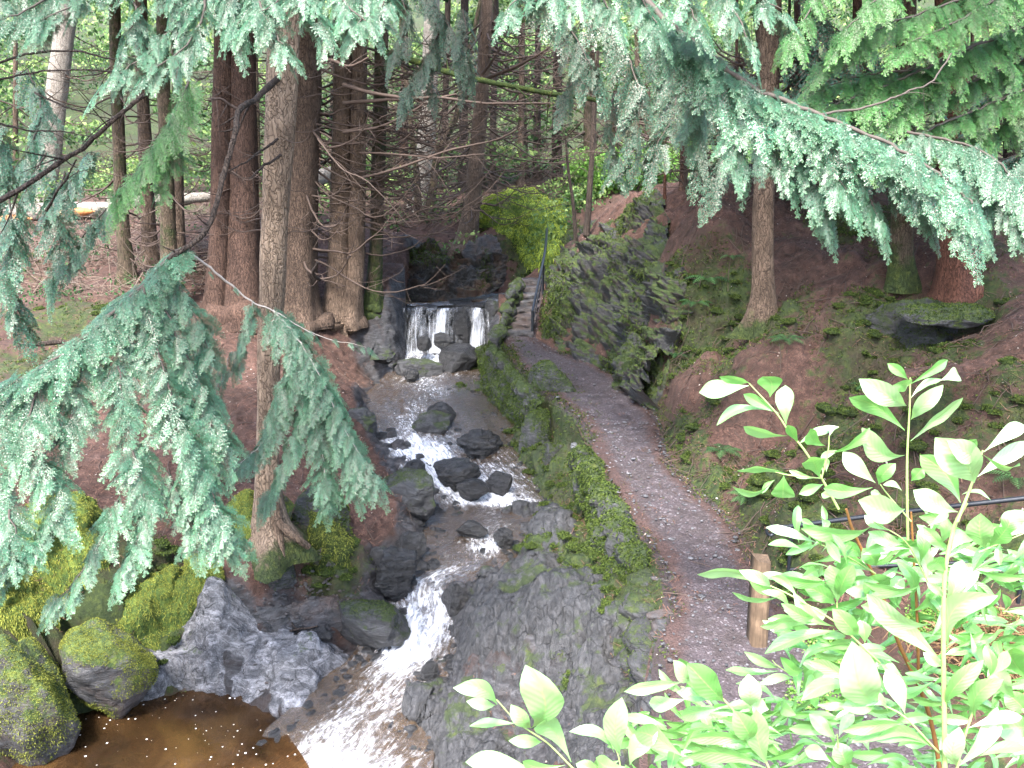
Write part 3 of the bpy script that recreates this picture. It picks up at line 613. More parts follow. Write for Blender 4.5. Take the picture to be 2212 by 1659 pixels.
boulder('boulder', 1066, 662, 40, 30, .8, 23.2, 'mossrock', 29, 'mossy stone at the right end of the waterfall lip below the parapet', sink=.6, group=G)
boulder('boulder', 985, 655, 60, 14, .8, 23.6, 'wet', 24, 'flat dark stone breaking the water surface just above the fall', sink=.6, group=G)
GB = 'mossy boulders of the left bank'
boulder('boulder', 212, 1455, 188, 165, .8, 9.9, 'bankrock', 30, 'large angular boulder capped with yellow moss at the pool edge', sink=.15, yaw=.3, cuts=12, group=GB, fuzz=18200, fl=.022, fm='fuzzy')
boulder('boulder', 40, 1560, 200, 310, .9, 9.15, 'bankrock', 31, 'tall boulder thick with bright yellow moss in the bottom left corner', sink=.15, group=GB, fuzz=23400, fl=.022, fm='fuzzy')
boulder('boulder', 580, 1130, 90, 120, .9, 11.95, 'bankrock', 33, 'upright mossy rock left of the twisted tree foot', sink=.2, group=GB, fuzz=7800, fl=.022, fm='fuzzy')
boulder('boulder', 690, 1140, 110, 120, .8, 12.4, 'mossrock', 34, 'dark mossy bank rock behind the tree foot', sink=.3, group=GB, fuzz=3500)
boulder('boulder', 712, 1215, 100, 110, .8, 11.9, 'bankrock', 35, 'green mossy rock right of the tree foot above the gravel', sink=.2, group=GB, fuzz=4000)
boulder('boulder', 590, 1250, 80, 70, .8, 11.4, 'mossrock', 36, 'grey green rock below the twisted tree foot', sink=.3, group=GB, fuzz=1500, fl=.02)
boulder('boulder', 880, 1060, 190, 66, .5, 13.9, 'mossrock', 32, 'long mossy slab sloping along the left edge of the rapids', sink=.5, yaw=-.9, group=GB, fuzz=3000, fl=.02)
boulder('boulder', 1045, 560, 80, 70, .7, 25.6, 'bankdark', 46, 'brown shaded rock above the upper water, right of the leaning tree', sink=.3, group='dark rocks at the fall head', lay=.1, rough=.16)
boulder('boulder', 1200, 470, 90, 60, .8, 30, 'moss', 48, 'golden mossy hummock at the head of the gully', sink=.3, fuzz=11000, fl=.06, fm='fuzzb')
boulder('boulder', 1075, 455, 110, 70, .8, 29.5, 'moss', 49, 'sunlit mossy bank behind the leaning conifer', sink=.4, fuzz=11000, fl=.06, fm='fuzzb')
boulder('boulder', 1200, 862, 150, 120, .7, 17.0, 'wall', 50, 'big pointed mossy boulder leaning over the path edge', sink=.35, cuts=14, rough=.07, fuzz=5000, fl=.04, yaw=-.5)
boulder('boulder', 1165, 960, 80, 110, .8, 16.2, 'wall', 51, 'mossy rock under the pointed boulder towards the stream', sink=.3, fuzz=3500, fl=.04)
boulder('boulder', 1200, 1000, 80, 90, .8, 15.4, 'mossrock', 52, 'dark mossy rock below the path kerb', sink=.4, fuzz=2000, fl=.03)

def patch(name, poly, lift, mat, seed, label, cat, edge=.35, res=.03, rough=.06, lay=.1, direction=(.3, 1, 2.2), group=None, bumps=(), fuzz=0, fl=.05, fm='fuzz'):
    """rock outcrop: follows the ground inside an outline and stands proud of it"""
    P = np.array([gh(*p)[:2] for p in poly]); lo, hi = P.min(0) - .25, P.max(0) + .25
    xs, ys = np.arange(lo[0], hi[0], res), np.arange(lo[1], hi[1], res); X, Y = np.meshgrid(xs, ys, indexing='ij'); q = np.c_[X.ravel(), Y.ravel()]
    ins = np.zeros(len(q), bool); dm = np.full(len(q), 1e9)
    for i in range(len(P)):
        a, b = P[i], P[(i + 1) % len(P)]; ab = b - a; t = np.clip(((q - a) @ ab) / (ab @ ab), 0, 1); dm = np.minimum(dm, np.linalg.norm(q - a - t[:, None] * ab, axis=1))
        cr = ((a[1] > q[:, 1]) != (b[1] > q[:, 1])) & (q[:, 0] < (b[0] - a[0]) * (q[:, 1] - a[1]) / (b[1] - a[1] + 1e-12) + a[0]); ins ^= cr
    d = np.where(ins, dm, -dm); p3 = np.c_[q, q[:, 0] * 0]
    d0 = d.copy(); d = d + .12 * fbm(p3, 2.2, 3, seed)
    z = height(q) + lift * sstep(-.05, edge, d) - .25 * sstep(.0, -.3, d)
    for bx, by, br, bh in bumps:
        c = gh(bx, by)[:2]; z += bh * np.exp(-((q - c) ** 2).sum(1) / br ** 2)
    v = np.c_[q, z]; k = np.array(direction)
    g3 = v.reshape(len(xs), len(ys), 3); nn = norm(np.cross(np.gradient(g3, axis=0), np.gradient(g3, axis=1))).reshape(-1, 3)
    on = sstep(-.1, .15, d)[:, None]
    v = v + nn * on * (rough * fbm(v, 1.6, 4, seed + 3, .6) + lay * fbm(v * k, 1.5, 5, seed + 9, .6, True) + .02 * fbm(v, 14, 3, seed + 4))[:, None]
    f = grid_faces(len(xs), len(ys)); f = f[(d0[f] > -.12).all(1)]
    mb = MB(); mb.add(v, f)
    if fuzz:
        t = thing(name, v[f[0][0]], label, cat, group); mb.build('rock', MT[mat], t); rg = np.random.default_rng(seed); tri = np.concatenate([f[:, :3], f[:, [0, 2, 3]]])
        q, n = surface_points(v, tri, fuzz, rg, lambda q, n: np.ones(len(q))); n = np.where(n[:, 2:] < 0, -n, n); m2 = MB(); blades(m2, q, n, fl, fl * .14, rg=rg, bend=1.2); m2.build('moss', MT[fm], t, False); return t
    return tag(mb.build(name, MT[mat]), label, cat, group)

patch('rock_slab', [(1010,1290),(1080,1240),(1200,1205),(1300,1240),(1370,1300),(1400,1390),(1415,1480),(1420,1560),(1350,1640),(1250,1700),(1180,1640),(1090,1540),(1000,1470),(950,1420),(960,1350)], .22, 'slab', 60,
      'broad sloping grey slate slab with moss streaks between stream and path', 'rock', edge=.5, lay=.028, rough=.13, direction=(2.2, 1.0, .8), bumps=((1130,1340,.6,.12),(1060,1400,.5,.1)))
patch('rock_slab', [(880,1480),(960,1455),(1060,1510),(1130,1600),(1180,1700),(930,1720),(900,1640),(870,1560)], .16, 'slab', 61,
      'darker lower slab splitting the white water at the bottom of the picture', 'rock', edge=.35, lay=.035, rough=.1, direction=(2.2, 1.0, .8))
patch('rock_outcrop', [(320,1440),(400,1380),(460,1300),(500,1330),(560,1390),(680,1370),(760,1420),(800,1470),(720,1520),(640,1580),(570,1590),(520,1520),(400,1495),(310,1490)], .32, 'outcrop', 62,
      'pale glistening quartz streaked slate outcrop at the head of the brown pool', 'rock', edge=.4, lay=.035, rough=.12, direction=(1.4, 2.2, 1.2), bumps=((475,1340,.28,.4),(520,1380,.3,.15),(430,1420,.4,.1)))
patch('rock_outcrop', [(1090,1120),(1180,1090),(1230,1130),(1250,1190),(1190,1210),(1120,1200),(1090,1170)], .1, 'slab', 63, 'low fractured slate shelf beside the bent orange stick', 'rock', edge=.25, lay=.09)
patch('gravel_bank', [(560,1325),(620,1300),(700,1300),(745,1340),(690,1390),(620,1370),(570,1365)], .16, 'step', 64, 'patch of pink grey gravel left of the mossy sloping boulder', 'gravel', edge=.2, lay=.0, rough=.03)['kind'] = 'stuff'
# pebbles on that gravel
mb = MB(); rg = np.random.default_rng(5); pc = gh(650, 1335)
for i in range(260):
    q = pc[:2] + rg.normal(size=2) * np.array([.32, .28]); s = rg.uniform(.02, .06); v, f = rock_shape((s, s * rg.uniform(.6, 1), s * .6), i, 2, 3); z = height(q[None], True)[0]
    mb.add(v + np.array([q[0], q[1], z + .15]), f)
tag(mb.build('pebbles', MT['step']), kind='stuff', label='loose pink grey pebbles on the gravel patch', cat='pebbles')

patch('mossy_outcrop', [(1050,462),(1120,432),(1180,455),(1222,505),(1205,575),(1180,600),(1150,585),(1110,520),(1070,500)], .45, 'moss', 47, 'outcrop draped with hanging bright yellow green moss above the steps', 'rock', edge=.5, res=.05, rough=.2, lay=.12, fuzz=26000, fl=.09, fm='fuzzb', bumps=((1120,480,.7,.35),(1170,530,.6,.3)))
GH = 'golden moss hummocks under the low bough'
patch('moss_hummock', [(60,1090),(160,1060),(235,1120),(220,1210),(140,1270),(50,1230)], .3, 'hummock', 66, 'golden moss hummock under the low bough at the left', 'moss', edge=.35, rough=.16, lay=.06, fuzz=16000, fl=.035, fm='fuzzy', group=GH, res=.035)
patch('moss_hummock', [(-60,1235),(60,1245),(110,1300),(70,1365),(-80,1370)], .3, 'hummock', 67, 'yellow moss mound at the left edge behind the corner boulder', 'moss', edge=.35, rough=.16, lay=.06, fuzz=12000, fl=.035, fm='fuzzy', group=GH, res=.035)
patch('moss_hummock', [(240,1350),(330,1270),(430,1235),(470,1270),(400,1350),(300,1410)], .22, 'hummock', 68, 'olive moss shelf between the capped boulder and the pale outcrop', 'moss', edge=.3, rough=.14, lay=.06, fuzz=14000, fl=.03, fm='fuzzy', group=GH, res=.035)
patch('moss_hummock', [(505,1090),(550,1070),(570,1130),(560,1195),(510,1180)], .3, 'hummock', 69, 'yellow moss mound against the left side of the tree foot', 'moss', edge=.25, rough=.14, lay=.06, fuzz=9000, fl=.03, fm='fuzzy', group=GH, res=.035)
patch('moss_hummock', [(640,1130),(720,1110),(770,1170),(760,1240),(690,1250)], .25, 'cushion', 70, 'dark olive moss mound right of the tree foot', 'moss', edge=.3, rough=.16, lay=.06, fuzz=9000, fl=.03, fm='fuzzy', group=GH, res=.035)
# small stones in and beside the water
mb = MB(); rg = np.random.default_rng(8); sl, sr = smooth_line(SL, 300), smooth_line(SR, 300)
for i in range(520):
    k = int(300 * rg.uniform() ** .9); u = rg.choice([rg.uniform(-.15, .2), rg.uniform(.8, 1.2), rg.uniform(.1, .9)], p=[.45, .52, .03]); c = sl[k] + (sr[k] - sl[k]) * u; s_ = rg.uniform(.05, .2) * (1.5 if rg.uniform() < .1 else 1)
    v, f = rock_shape((s_ * 1.3, s_, s_ * .6), i + 900, 2, 9, .09, rg.uniform(0, 6)); zc = max(hgrid(c[None, :2])[0], c[2] - .05) if u < 0 or u > 1 else c[2] - .06; mb.add(v + np.array([c[0], c[1], zc + .02]), f)
tag(mb.build('stream_stones', MT['wet']), kind='stuff', label='small dark wet stones along the edges of the stream', cat='stones')
# waterfall ledge
nu_, nv_ = 150, 60
U_, V_ = np.meshgrid(np.linspace(-.25, 1.18, nu_), np.linspace(0, 1, nv_), indexing='ij'); bb = lip(U_.ravel()); vv = V_.ravel()
pt = np.c_[bb[:, 0], bb[:, 1] + .35 - np.interp(vv, [0, .2, .3, 1], [0, .36, .4, .6]), bb[:, 2] - .03 - np.interp(vv, [0, .2, .3, 1], [.0, .0, .08, 1.5])]
pt += np.c_[0 * vv, -1 + 0 * vv, 0 * vv] * (.16 * fbm(pt * np.array([1, 1, 2.2]), 2.2, 5, 71, .6) * sstep(.1, .35, vv) + .06 * sstep(.1, .4, vv) * np.sin(ug.mean() + U_.ravel() * 9))[:, None]
pt[:, 2] += .03 * fbm(pt, 5, 3, 72); 
mb = MB(); mb.add(pt, grid_faces(nu_, nv_)); tag(mb.build('rock_ledge', MT['wet']), 'black wet rock ledge that the waterfall pours over', 'rock')

# ------------------------------------------------------------------ crag right of the steps
def curtain(name, foot, top, mat, seed, label, cat, nu=260, nv=150, bulge=.25, lay=.2, tilt=(.35, .2, 1), freq=3.0, fuzz=0, jag=.1, fl=.05, full=False, ragged=0.):
    a, b = smooth_line(foot, nu), smooth_line(top, nu); t = np.linspace(-.08, 1.06, nv)
    tj = t[None] * (1 + ragged * fbm(np.c_[np.linspace(0, 5, nu), np.zeros(nu), np.zeros(nu)], 1.3, 4, seed + 1))[:, None]
    p = a[:, None] + (b - a)[:, None] * tj[..., None]; nn = norm(np.cross(np.gradient(p, axis=0), np.gradient(p, axis=1))); nn = np.where(nn[..., 1:2] > 0, -nn, nn)
    p = p + nn * (bulge * np.sin(np.clip(t, 0, 1) * np.pi))[None, :, None]; q = p.reshape(-1, 3); n = nn.reshape(-1, 3)
    s = q @ norm(np.array(tilt)); warp = .12 * fbm(q, 1.4, 3, seed)
    layer = (s + warp) * freq * 2.2; fr = layer - np.floor(layer); idx = np.floor(layer)
    amp = vnoise(np.c_[idx * 7.31, q[:, 0] * .9, q[:, 1] * .9], seed) * 1.3
    led = amp * .5 + (fr - .5) * .5
    inn = sstep(0, .12, np.tile((t + .08) / 1.14, nu)) * sstep(1.0, .9, np.tile((t + .08) / 1.14, nu))
    q = q + n * ((lay * led + jag * fbm(q, 2.0, 5, seed + 2, .6)) * (.25 + .75 * inn))[:, None] - np.array([0, 0, .0])
    f = grid_faces(nu, nv)
    if not fuzz:
        mb = MB(); mb.add(q, f); return tag(mb.build(name, MT[mat]), label, cat)
    o = thing(name, a.mean(0), label, cat); mb = MB(); mb.add(q, f); mb.build('rock_face', MT[mat], o)
    tri = np.concatenate([f[:, :3], f[:, [0, 2, 3]]]); rg = np.random.default_rng(seed)
    pp, pn = surface_points(q, tri, fuzz, rg, lambda c, nn_: np.ones(len(c)) if full else np.clip(-.1 + 1.6 * fbm(c, 1.1, 3, seed + 8) + .3 * nn_[:, 2] * np.sign(nn_[:, 2].mean()), 0, 1))
    pn = np.where(pn[:, 1:2] > 0, -pn, pn); mb = MB(); blades(mb, pp, pn, fl, fl * .13, rg=rg, bend=.9); mb.build('moss', MT['fuzz'], o, False)
    return o
foot = [gh(*q) for q in ((1178, 612), (1176, 660), (1180, 725), (1222, 757), (1300, 797), (1365, 846), (1402, 900))]
top = [gh(*q) + np.array([0, .12, .02]) for q in ((1200, 545), (1228, 522), (1280, 482), (1345, 456), (1425, 480), (1462, 600), (1470, 740))]
curtain('rock_crag', foot, top, 'crag', 80, 'layered dark slate crag with moss beside the stone steps', 'rock', nu=340, nv=200, fuzz=26000, bulge=.3, lay=.3, freq=2.4, jag=.26, fl=.07, ragged=.2)
foot = [atY(830, 672, 23.3), atY(880, 655, 23.8), atY(950, 643, 24.1), atY(1030, 636, 24.1), atY(1090, 612, 24.6)]
top = [atY(828, 560, 24.2), atY(870, 545, 24.5), atY(940, 534, 24.7), atY(1020, 546, 24.8), atY(1098, 554, 25.1)]
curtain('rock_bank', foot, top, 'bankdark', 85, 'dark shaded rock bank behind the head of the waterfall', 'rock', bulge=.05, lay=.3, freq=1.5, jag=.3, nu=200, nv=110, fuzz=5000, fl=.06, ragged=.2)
foot = [atz(850, 800, -5.4), atz(868, 770, -5.3), atz(872, 700, -5.2), atz(850, 668, -4.2)]
top = [atz(800, 780, -4.95), atz(815, 730, -4.6), atz(825, 690, -4.2), atz(820, 660, -3.9)]
curtain('rock_bank', foot, top, 'mossrock', 86, 'steep dark rock bank left of the waterfall under the slim mossy trunk', 'rock', bulge=.15, lay=.15, freq=2, jag=.12, nu=120, nv=80)
boulder('boulder', 1400, 810, 115, 120, .8, 16.9, 'crag', 81, 'dark layered outcrop overhanging the right edge of the path', sink=.3, lay=.22, rough=.15, fuzz=2500, fl=.05)
boulder('boulder', 1445, 850, 90, 100, .8, 16.2, 'crag', 83, 'lower mossy ledge at the near end of the slate crag', sink=.4, lay=.2, rough=.15, fuzz=2500, fl=.05)
boulder('boulder', 1990, 740, 250, 110, .7, 13.4, 'mossrock', 82, 'mossy rock bank with a dark hollow under the red barked tree', sink=.4, rough=.14, lay=.06, fuzz=4000, fl=.04)
boulder('boulder', 2045, 682, 210, 34, .6, 12.8, 'wall', 84, 'flat mossy stone roofing the dark hollow in the right bank', sink=.3, fuzz=2500, fl=.04)

# ------------------------------------------------------------------ retaining wall, kerb walls
def stone_wall(name, pts, wd, ht, st, seed, label, mat='wall', fuzz=4000, rows=1, fl=.04, fm='fuzz', jit=.25):
    """pts: top centre line in metres; stones st long laid along it in rows"""
    p = smooth_line(pts, 200); L = np.concatenate([[0], np.cumsum(np.linalg.norm(np.diff(p, axis=0), axis=1))]); rg = np.random.default_rng(seed)
    t = thing(name, p[100] - np.array([0, 0, ht]), label, 'wall'); mb = MB(); V, FF, off = [], [], 0
    for r in range(rows):
        s = rg.uniform(0, st * .5)
        while s < L[-1]:
            l = st * rg.uniform(.6, 1.5); c = np.array([np.interp(s + l / 2, L, p[:, k]) for k in range(3)]); c2 = np.array([np.interp(s + l / 2 + .05, L, p[:, k]) for k in range(3)])
            d = c2 - c; yaw = math.atan2(d[1], d[0]); h = ht / rows * rg.uniform(.85, 1.35)
            v, f = rock_shape((l * 1.15, wd * rg.uniform(.8, 1.2), h * 1.2), int(rg.integers(1e6)), 3, 8, .09, yaw + rg.normal() * .12)
            v = v + c + np.array([0, 0, -h / 2 - r * ht / rows]) + rg.normal(size=3) * np.array([1, 1, .5]) * wd * jit * .3
            V.append(v); FF.append(f + off); off += len(v); s += l
    v, f = np.concatenate(V), np.concatenate(FF); mb.add(v, f); mb.build('stonework', MT[mat], t)
    if fuzz:
        q, n = surface_points(v, f, fuzz, rg, lambda q, n: np.clip(.5 + n[:, 2] * .6 + fbm(q, 2, 3, seed), 0, 1.5)); mb = MB(); blades(mb, q, n, fl, fl * .15, rg=rg, bend=.8); mb.build('moss', MT[fm], t, False)
    return t
stone_wall('stone_wall', [atz(1062, 735, -4.35), atz(1085, 690, -4.1), atz(1104, 640, -3.65), atz(1118, 604, -3.35)], .3, .5, .34, 90, 'low parapet of mossy stones on the stream side of the stone steps', rows=2, fuzz=5000)
rw = curtain('retaining_wall', [atz(1036, 760, -5.3), atz(1040, 810, -5.45), atz(1052, 870, -5.55), atz(1105, 915, -5.6), atz(1150, 945, -5.6)], [atz(1056, 736, -4.38), atz(1082, 765, -4.5), atz(1106, 798, -4.56), atz(1130, 830, -4.62), atz(1175, 865, -4.68)], 'wall', 91, 'tall mossy retaining wall under the path edge above the stream', nu=160, nv=90, bulge=.12, lay=.05, freq=2.2, fuzz=16000, jag=.09, fl=.05, cat='wall', full=True)
stone_wall('stone_wall', [atz(1058, 742, -4.36), atz(1085, 770, -4.46), atz(1106, 800, -4.52), atz(1130, 832, -4.58)], .26, .22, .26, 97, 'mossy coping stones along the top of the retaining wall', rows=1, fuzz=3000, fl=.04)
stone_wall('kerb_wall', [atz(1255, 962, -4.7), atz(1272, 1000, -4.74), atz(1300, 1050, -4.78), atz(1325, 1100, -4.82), atz(1350, 1150, -4.85), atz(1378, 1190, -4.9)], .4, .6, .3, 92, 'kerb of thickly mossed boulders along the stream side of the path', rows=2, fuzz=16000, fl=.055)
stone_wall('kerb_wall', [atz(1285, 1085, -5.05), atz(1318, 1150, -5.12), atz(1345, 1210, -5.2)], .4, .6, .3, 94, 'second mossy stone course below the path kerb', rows=2, fuzz=9000, fl=.05)
stone_wall('kerb_wall', [atz(1385, 1205, -5.05), atz(1395, 1260, -5.1), atz(1395, 1310, -5.14), atz(1400, 1380, -5.2), atz(1405, 1440, -5.25)], .45, .4, .4, 93, 'broken low edge of flat slates between path and rock slab', rows=2, mat='mossrock', fuzz=3000, fl=.03)
# flat stones in the path
GP = 'flat stones set in the path'
for i, (px, py, w, h, lb) in enumerate([(1498,1130,76,26,'wide flat grey slate set in the path'),(1390,1187,34,22,'squarish pale stone at the path kerb end'),(1440,1190,44,22,'pale angular stone on the path beside the kerb end'),(1470,1210,26,16,'small stone on the path next to the pale angular one'),
    (1445,1255,70,22,'long flat slate at the path edge by the slab'),(1430,1330,60,20,'weathered edging slate, upper of three overlapping'),(1425,1352,56,20,'weathered edging slate, middle of three overlapping'),(1425,1378,60,20,'weathered edging slate, lowest of three overlapping'),
    (1480,1345,36,18,'pale flat stone on gravel near the edging slates'),(1415,890,0,0,''),(1245,960,36,18,'white capped stone on top of the mossy kerb'),(1080,725,60,22,'grey block at the foot of the steps'),(1068,735,34,24,'dark angular block at the wall corner by the steps'),(1600,1290,30,16,'small stone by the timber post'),(1520,1300,24,14,'small dark stone in the middle of the near path')]):
    if not w: continue
    p = gh(px, py); boulder('path_stone', px, py, w, h, .7, p[1] - .02, 'stone' if 'pale' in lb or 'white' in lb else 'step', 200 + i, lb, 'stone', sink=.5, flat=.3, group=GP, sub=4, rough=.07, yaw=i * .7)
# litter of small stones and flakes on the path
mb = MB(); rg = np.random.default_rng(12); l, r = smooth_line(PL, 300), smooth_line(PR, 300)
for i in range(1100):
    k = int(300 * rg.uniform() ** 1.0); u = rg.uniform(.0, 1.0); c = l[k] + (r[k] - l[k]) * u; s = rg.uniform(.012, .035) * (1.8 if rg.uniform() < .08 else 1)
    v, f = rock_shape((s * 1.5, s, s * .5), i, 1, 2, .05, rg.uniform(0, 6)); mb.add(v + c + np.array([0, 0, .02 + .01 * rg.normal()]), f)
tag(mb.build('path_gravel', MT['stone']), kind='stuff', label='loose pale stone chips scattered over the path', cat='gravel')

# ------------------------------------------------------------------ stone steps
st = thing('stone_steps', (TL[0] + TR[0]) / 2, 'flight of worn slate steps climbing beside the waterfall', 'steps')
ns = 8
for i in range(ns):
    f0, f1 = i / ns, (i + 1.25) / ns
    a, b, c, d = TL[0] + (TL[1] - TL[0]) * f0, TR[0] + (TR[1] - TR[0]) * f0, TR[0] + (TR[1] - TR[0]) * f1, TL[0] + (TL[1] - TL[0]) * f1
    z1 = a[2] + (TL[1][2] - TL[0][2]) / ns; nu_, nv_ = 40, 24
    uu, vv2 = np.meshgrid(np.linspace(0, 1, nu_), np.linspace(0, 1, nv_), indexing='ij'); uu, vv2 = uu.ravel(), vv2.ravel()
    # profile: riser then tread
    rise = np.clip(vv2 / .3, 0, 1); run = np.clip((vv2 - .25) / .75, 0, 1)
    A_ = a + (b - a) * uu[:, None]; D_ = d + (c - d) * uu[:, None]; p = A_ + (D_ - A_) * run[:, None]
    p[:, 2] = a[2] - .08 + (z1 - a[2] + .08) * rise
    p[:, 1] += .05 * fbm(np.c_[uu * 3 + i * 9, rise, rise * 0], 1.5, 3, 95) * (1 - run); p += .018 * np.c_[vnoise(p * 7, 1), vnoise(p * 7, 2), vnoise(p * 6, 3)]
    p[:, 1] += .03 * (1 - rise)
    m_ = MB(); m_.add(p, grid_faces(nu_, nv_)); m_.build('step', MT['step'], st)

# ------------------------------------------------------------------ handrails and post
def rail_tube(o, name, pts, r, mat='iron', n=40, sides=8):
    mb = MB(); tube(mb, smooth_line(pts, n), r, sides); return mb.build(name, MT[mat], o)
p0 = atz(1150, 727, -4.5); h0 = thing('handrail', p0, 'thin black iron handrail beside the stone steps', 'handrail')
ptop = lambda p, h: p + np.array([0, 0, h])
q0 = gh(1150, 727); q1 = atz(1173, 622, -3.6); q2 = atz(1178, 590, -3.35)
rail_tube(h0, 'post', [q0 - [0, 0, .2], ptop(q0, .62)], .034, n=4); rail_tube(h0, 'post', [q1 - [0, 0, .2], ptop(q1, .72)], .03, n=4); rail_tube(h0, 'post', [q2 - [0, 0, .2], ptop(q2, .72)], .03, n=4)
rail_tube(h0, 'rail', [ptop(q0, .62), ptop((q0 + q1) / 2, .68), ptop(q1, .72), ptop(q2, .72), ptop(q2 + np.array([.12, 2.2, .3]), .7)], .034)
rail_tube(h0, 'lower_rail', [ptop(q0, .3), ptop(q1, .36)], .014, n=6)

f1, f2, f3 = gh(1702, 1245), gh(1975, 1300), gh(2197, 1312)
fz = thing('iron_railing', f1, 'black wrought iron railing with a scrolled end behind the laurel', 'railing')
for fpt, hh in ((f1, .62), (f3, 1.02)):
    mb = MB(); tube(mb, np.array([fpt - [0, 0, .2], fpt + [0, 0, hh * .5], fpt + [0, 0, hh]]), .022, 8); mb.build('post', MT['iron'], fz)
T1p, T3p = atY(1706, 1137, f1[1]), atY(2250, 1072, f3[1])
B1p, B3p = atY(1706, 1230, f1[1]), atY(2250, 1209, f3[1])
rail_tube(fz, 'top_rail', [T1p, (T1p + T3p) / 2 + [0, 0, .01], T3p], .028); rail_tube(fz, 'lower_rail', [B1p, B3p], .022)
m1 = mpp(T1p); sc = [T1p] + [T1p + np.array([-(44 + 0) * m1 + 13 * m1 * k * math.cos(t) + 6 * m1, 0, -13 * m1 + 13 * m1 * k * math.sin(t)]) for t, k in zip(np.linspace(1.2, 1.2 + 4.9, 18), np.linspace(1.15, .35, 18))]
rail_tube(fz, 'scroll', sc, .018, n=70)
pb = gh(1635, 1398); mb = MB(); pt_ = atY(1645, 1205, pb[1]); w2 = 17 * mpp(pb)
ringp = lambda c, s: c + np.array([[-w2, -w2, 0], [-w2 * .6, -w2 * 1.15, 0], [w2 * .6, -w2 * 1.15, 0], [w2, -w2, 0], [w2 * 1.1, w2, 0], [-w2 * 1.1, w2, 0]]) * s
rows = [ringp(pb + (pt_ - pb) * t + np.array([0, 0, -.1 if t == 0 else 0]), s) for t, s in zip(np.linspace(0, 1, 14), [1] * 12 + [.97, .9])]
pv_ = np.concatenate(rows); pv_ = pv_ + .006 * np.c_[vnoise(pv_ * 9, 1), vnoise(pv_ * 9, 2), 0 * pv_[:, 0]]; pv_[-6:, 2] += np.array([.02, .0, -.02, -.03, .0, .02])
fr_ = [[i * 6 + j, i * 6 + (j + 1) % 6, (i + 1) * 6 + (j + 1) % 6, (i + 1) * 6 + j] for i in range(13) for j in range(6)]
mb.add(pv_, fr_); mb.add(np.vstack([pv_[-6:], pv_[-6:].mean(0)]), [[j, (j + 1) % 6, 6] for j in range(6)])
tag(mb.build('timber_post', MT['post'], smooth=False), 'short weathered square timber post at the near path edge', 'post')
# ------------------------------------------------------------------ hemlock sprays
def frond(seed, nb=18, ns=.02, nl=.038, nw=.0056, sub=True):
    """unit-length flat spray along +x: needle quads, attr = (random, tipness, 0)"""
    rg = np.random.default_rng(seed); segs = []
    x = .05
    while x < .985:
        for sd in (-1, 1):
            if rg.uniform() < .1: continue
            L = (.36 * (1 - x) ** .75 + .05) * rg.uniform(.6, 1.15); a = R(rg.uniform(38, 62))
            segs.append((np.array([x, 0, 0.]), np.array([math.cos(a), sd * math.sin(a), 0]), L, x))
            if sub and L > .16:
                for q in (.35, .6):
                    for s2 in (-1, 1):
                        a2 = a * sd + s2 * R(rg.uniform(35, 50)); b0 = np.array([x, 0, 0]) + np.array([math.cos(a), sd * math.sin(a), 0]) * L * q
                        segs.append((b0, np.array([math.cos(a2), math.sin(a2), 0]), L * (.42 - .2 * q) * rg.uniform(.7, 1.2), x))
        x += 1.0 / nb * rg.uniform(.75, 1.25)
    segs.append((np.zeros(3), np.array([1., 0, 0]), 1.0, .4))
    B, D, T, Lx = [], [], [], []
    for b, d, L, x0 in segs:
        k = max(2, int(L / ns)); t = (np.arange(k) + rg.uniform(0, 1)) / k
        for sd in (-1, 1):
            B.append(b + d * (t * L)[:, None]); ang = sd * R(58) + rg.normal(size=k) * .25
            c, s = np.cos(ang), np.sin(ang); D.append(np.c_[d[0] * c - d[1] * s, d[0] * s + d[1] * c, rg.normal(size=k) * .28]); T.append(np.clip(t * (.35 + .65 * x0) + .15, 0, 1)); Lx.append(np.full(k, 1.0) * (1 - .35 * t))
    b, d, t, lx = np.concatenate(B), norm(np.concatenate(D)), np.concatenate(T), np.concatenate(Lx)
    tb = np.array([q[0] for q in segs]); td = np.array([q[1] for q in segs]); tl = np.array([q[2] for q in segs])[:, None]; tw = np.c_[-td[:, 1], td[:, 0], 0 * td[:, 0]] * nw * .7
    k = len(b); L = nl * lx * rg.uniform(.7, 1.25, k); up = norm(np.array([0, 0, 1.]) + rg.normal(size=(k, 3)) * .35); sd = norm(np.cross(d, up)) * nw
    m = b + d * (L * .5)[:, None]; e = b + d * L[:, None]
    v = np.stack([b, m + sd, e, m - sd], 1).reshape(-1, 3); f = np.arange(k * 4).reshape(-1, 4)
    tv = np.stack([tb - tw, tb + tw, tb + td * tl + tw * .4, tb + td * tl - tw * .4], 1).reshape(-1, 3); tv[:, 2] -= .002
    v = np.concatenate([v, tv]); f = np.arange(len(v)).reshape(-1, 4)
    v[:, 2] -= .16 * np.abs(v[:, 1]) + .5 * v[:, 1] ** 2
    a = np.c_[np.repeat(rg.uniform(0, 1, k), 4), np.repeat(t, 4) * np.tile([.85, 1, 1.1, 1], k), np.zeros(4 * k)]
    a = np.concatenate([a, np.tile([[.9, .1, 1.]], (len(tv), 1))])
    return v, f, a
FR = {'near': [frond(s) for s in range(4)], 'mid': [frond(s + 10, 13, .036, .05, .011) for s in range(3)], 'low': [frond(s + 20, 9, .07, .085, .03, False) for s in range(3)], 'vlow': [frond(s + 30, 6, .14, .16, .06, False) for s in range(3)]}
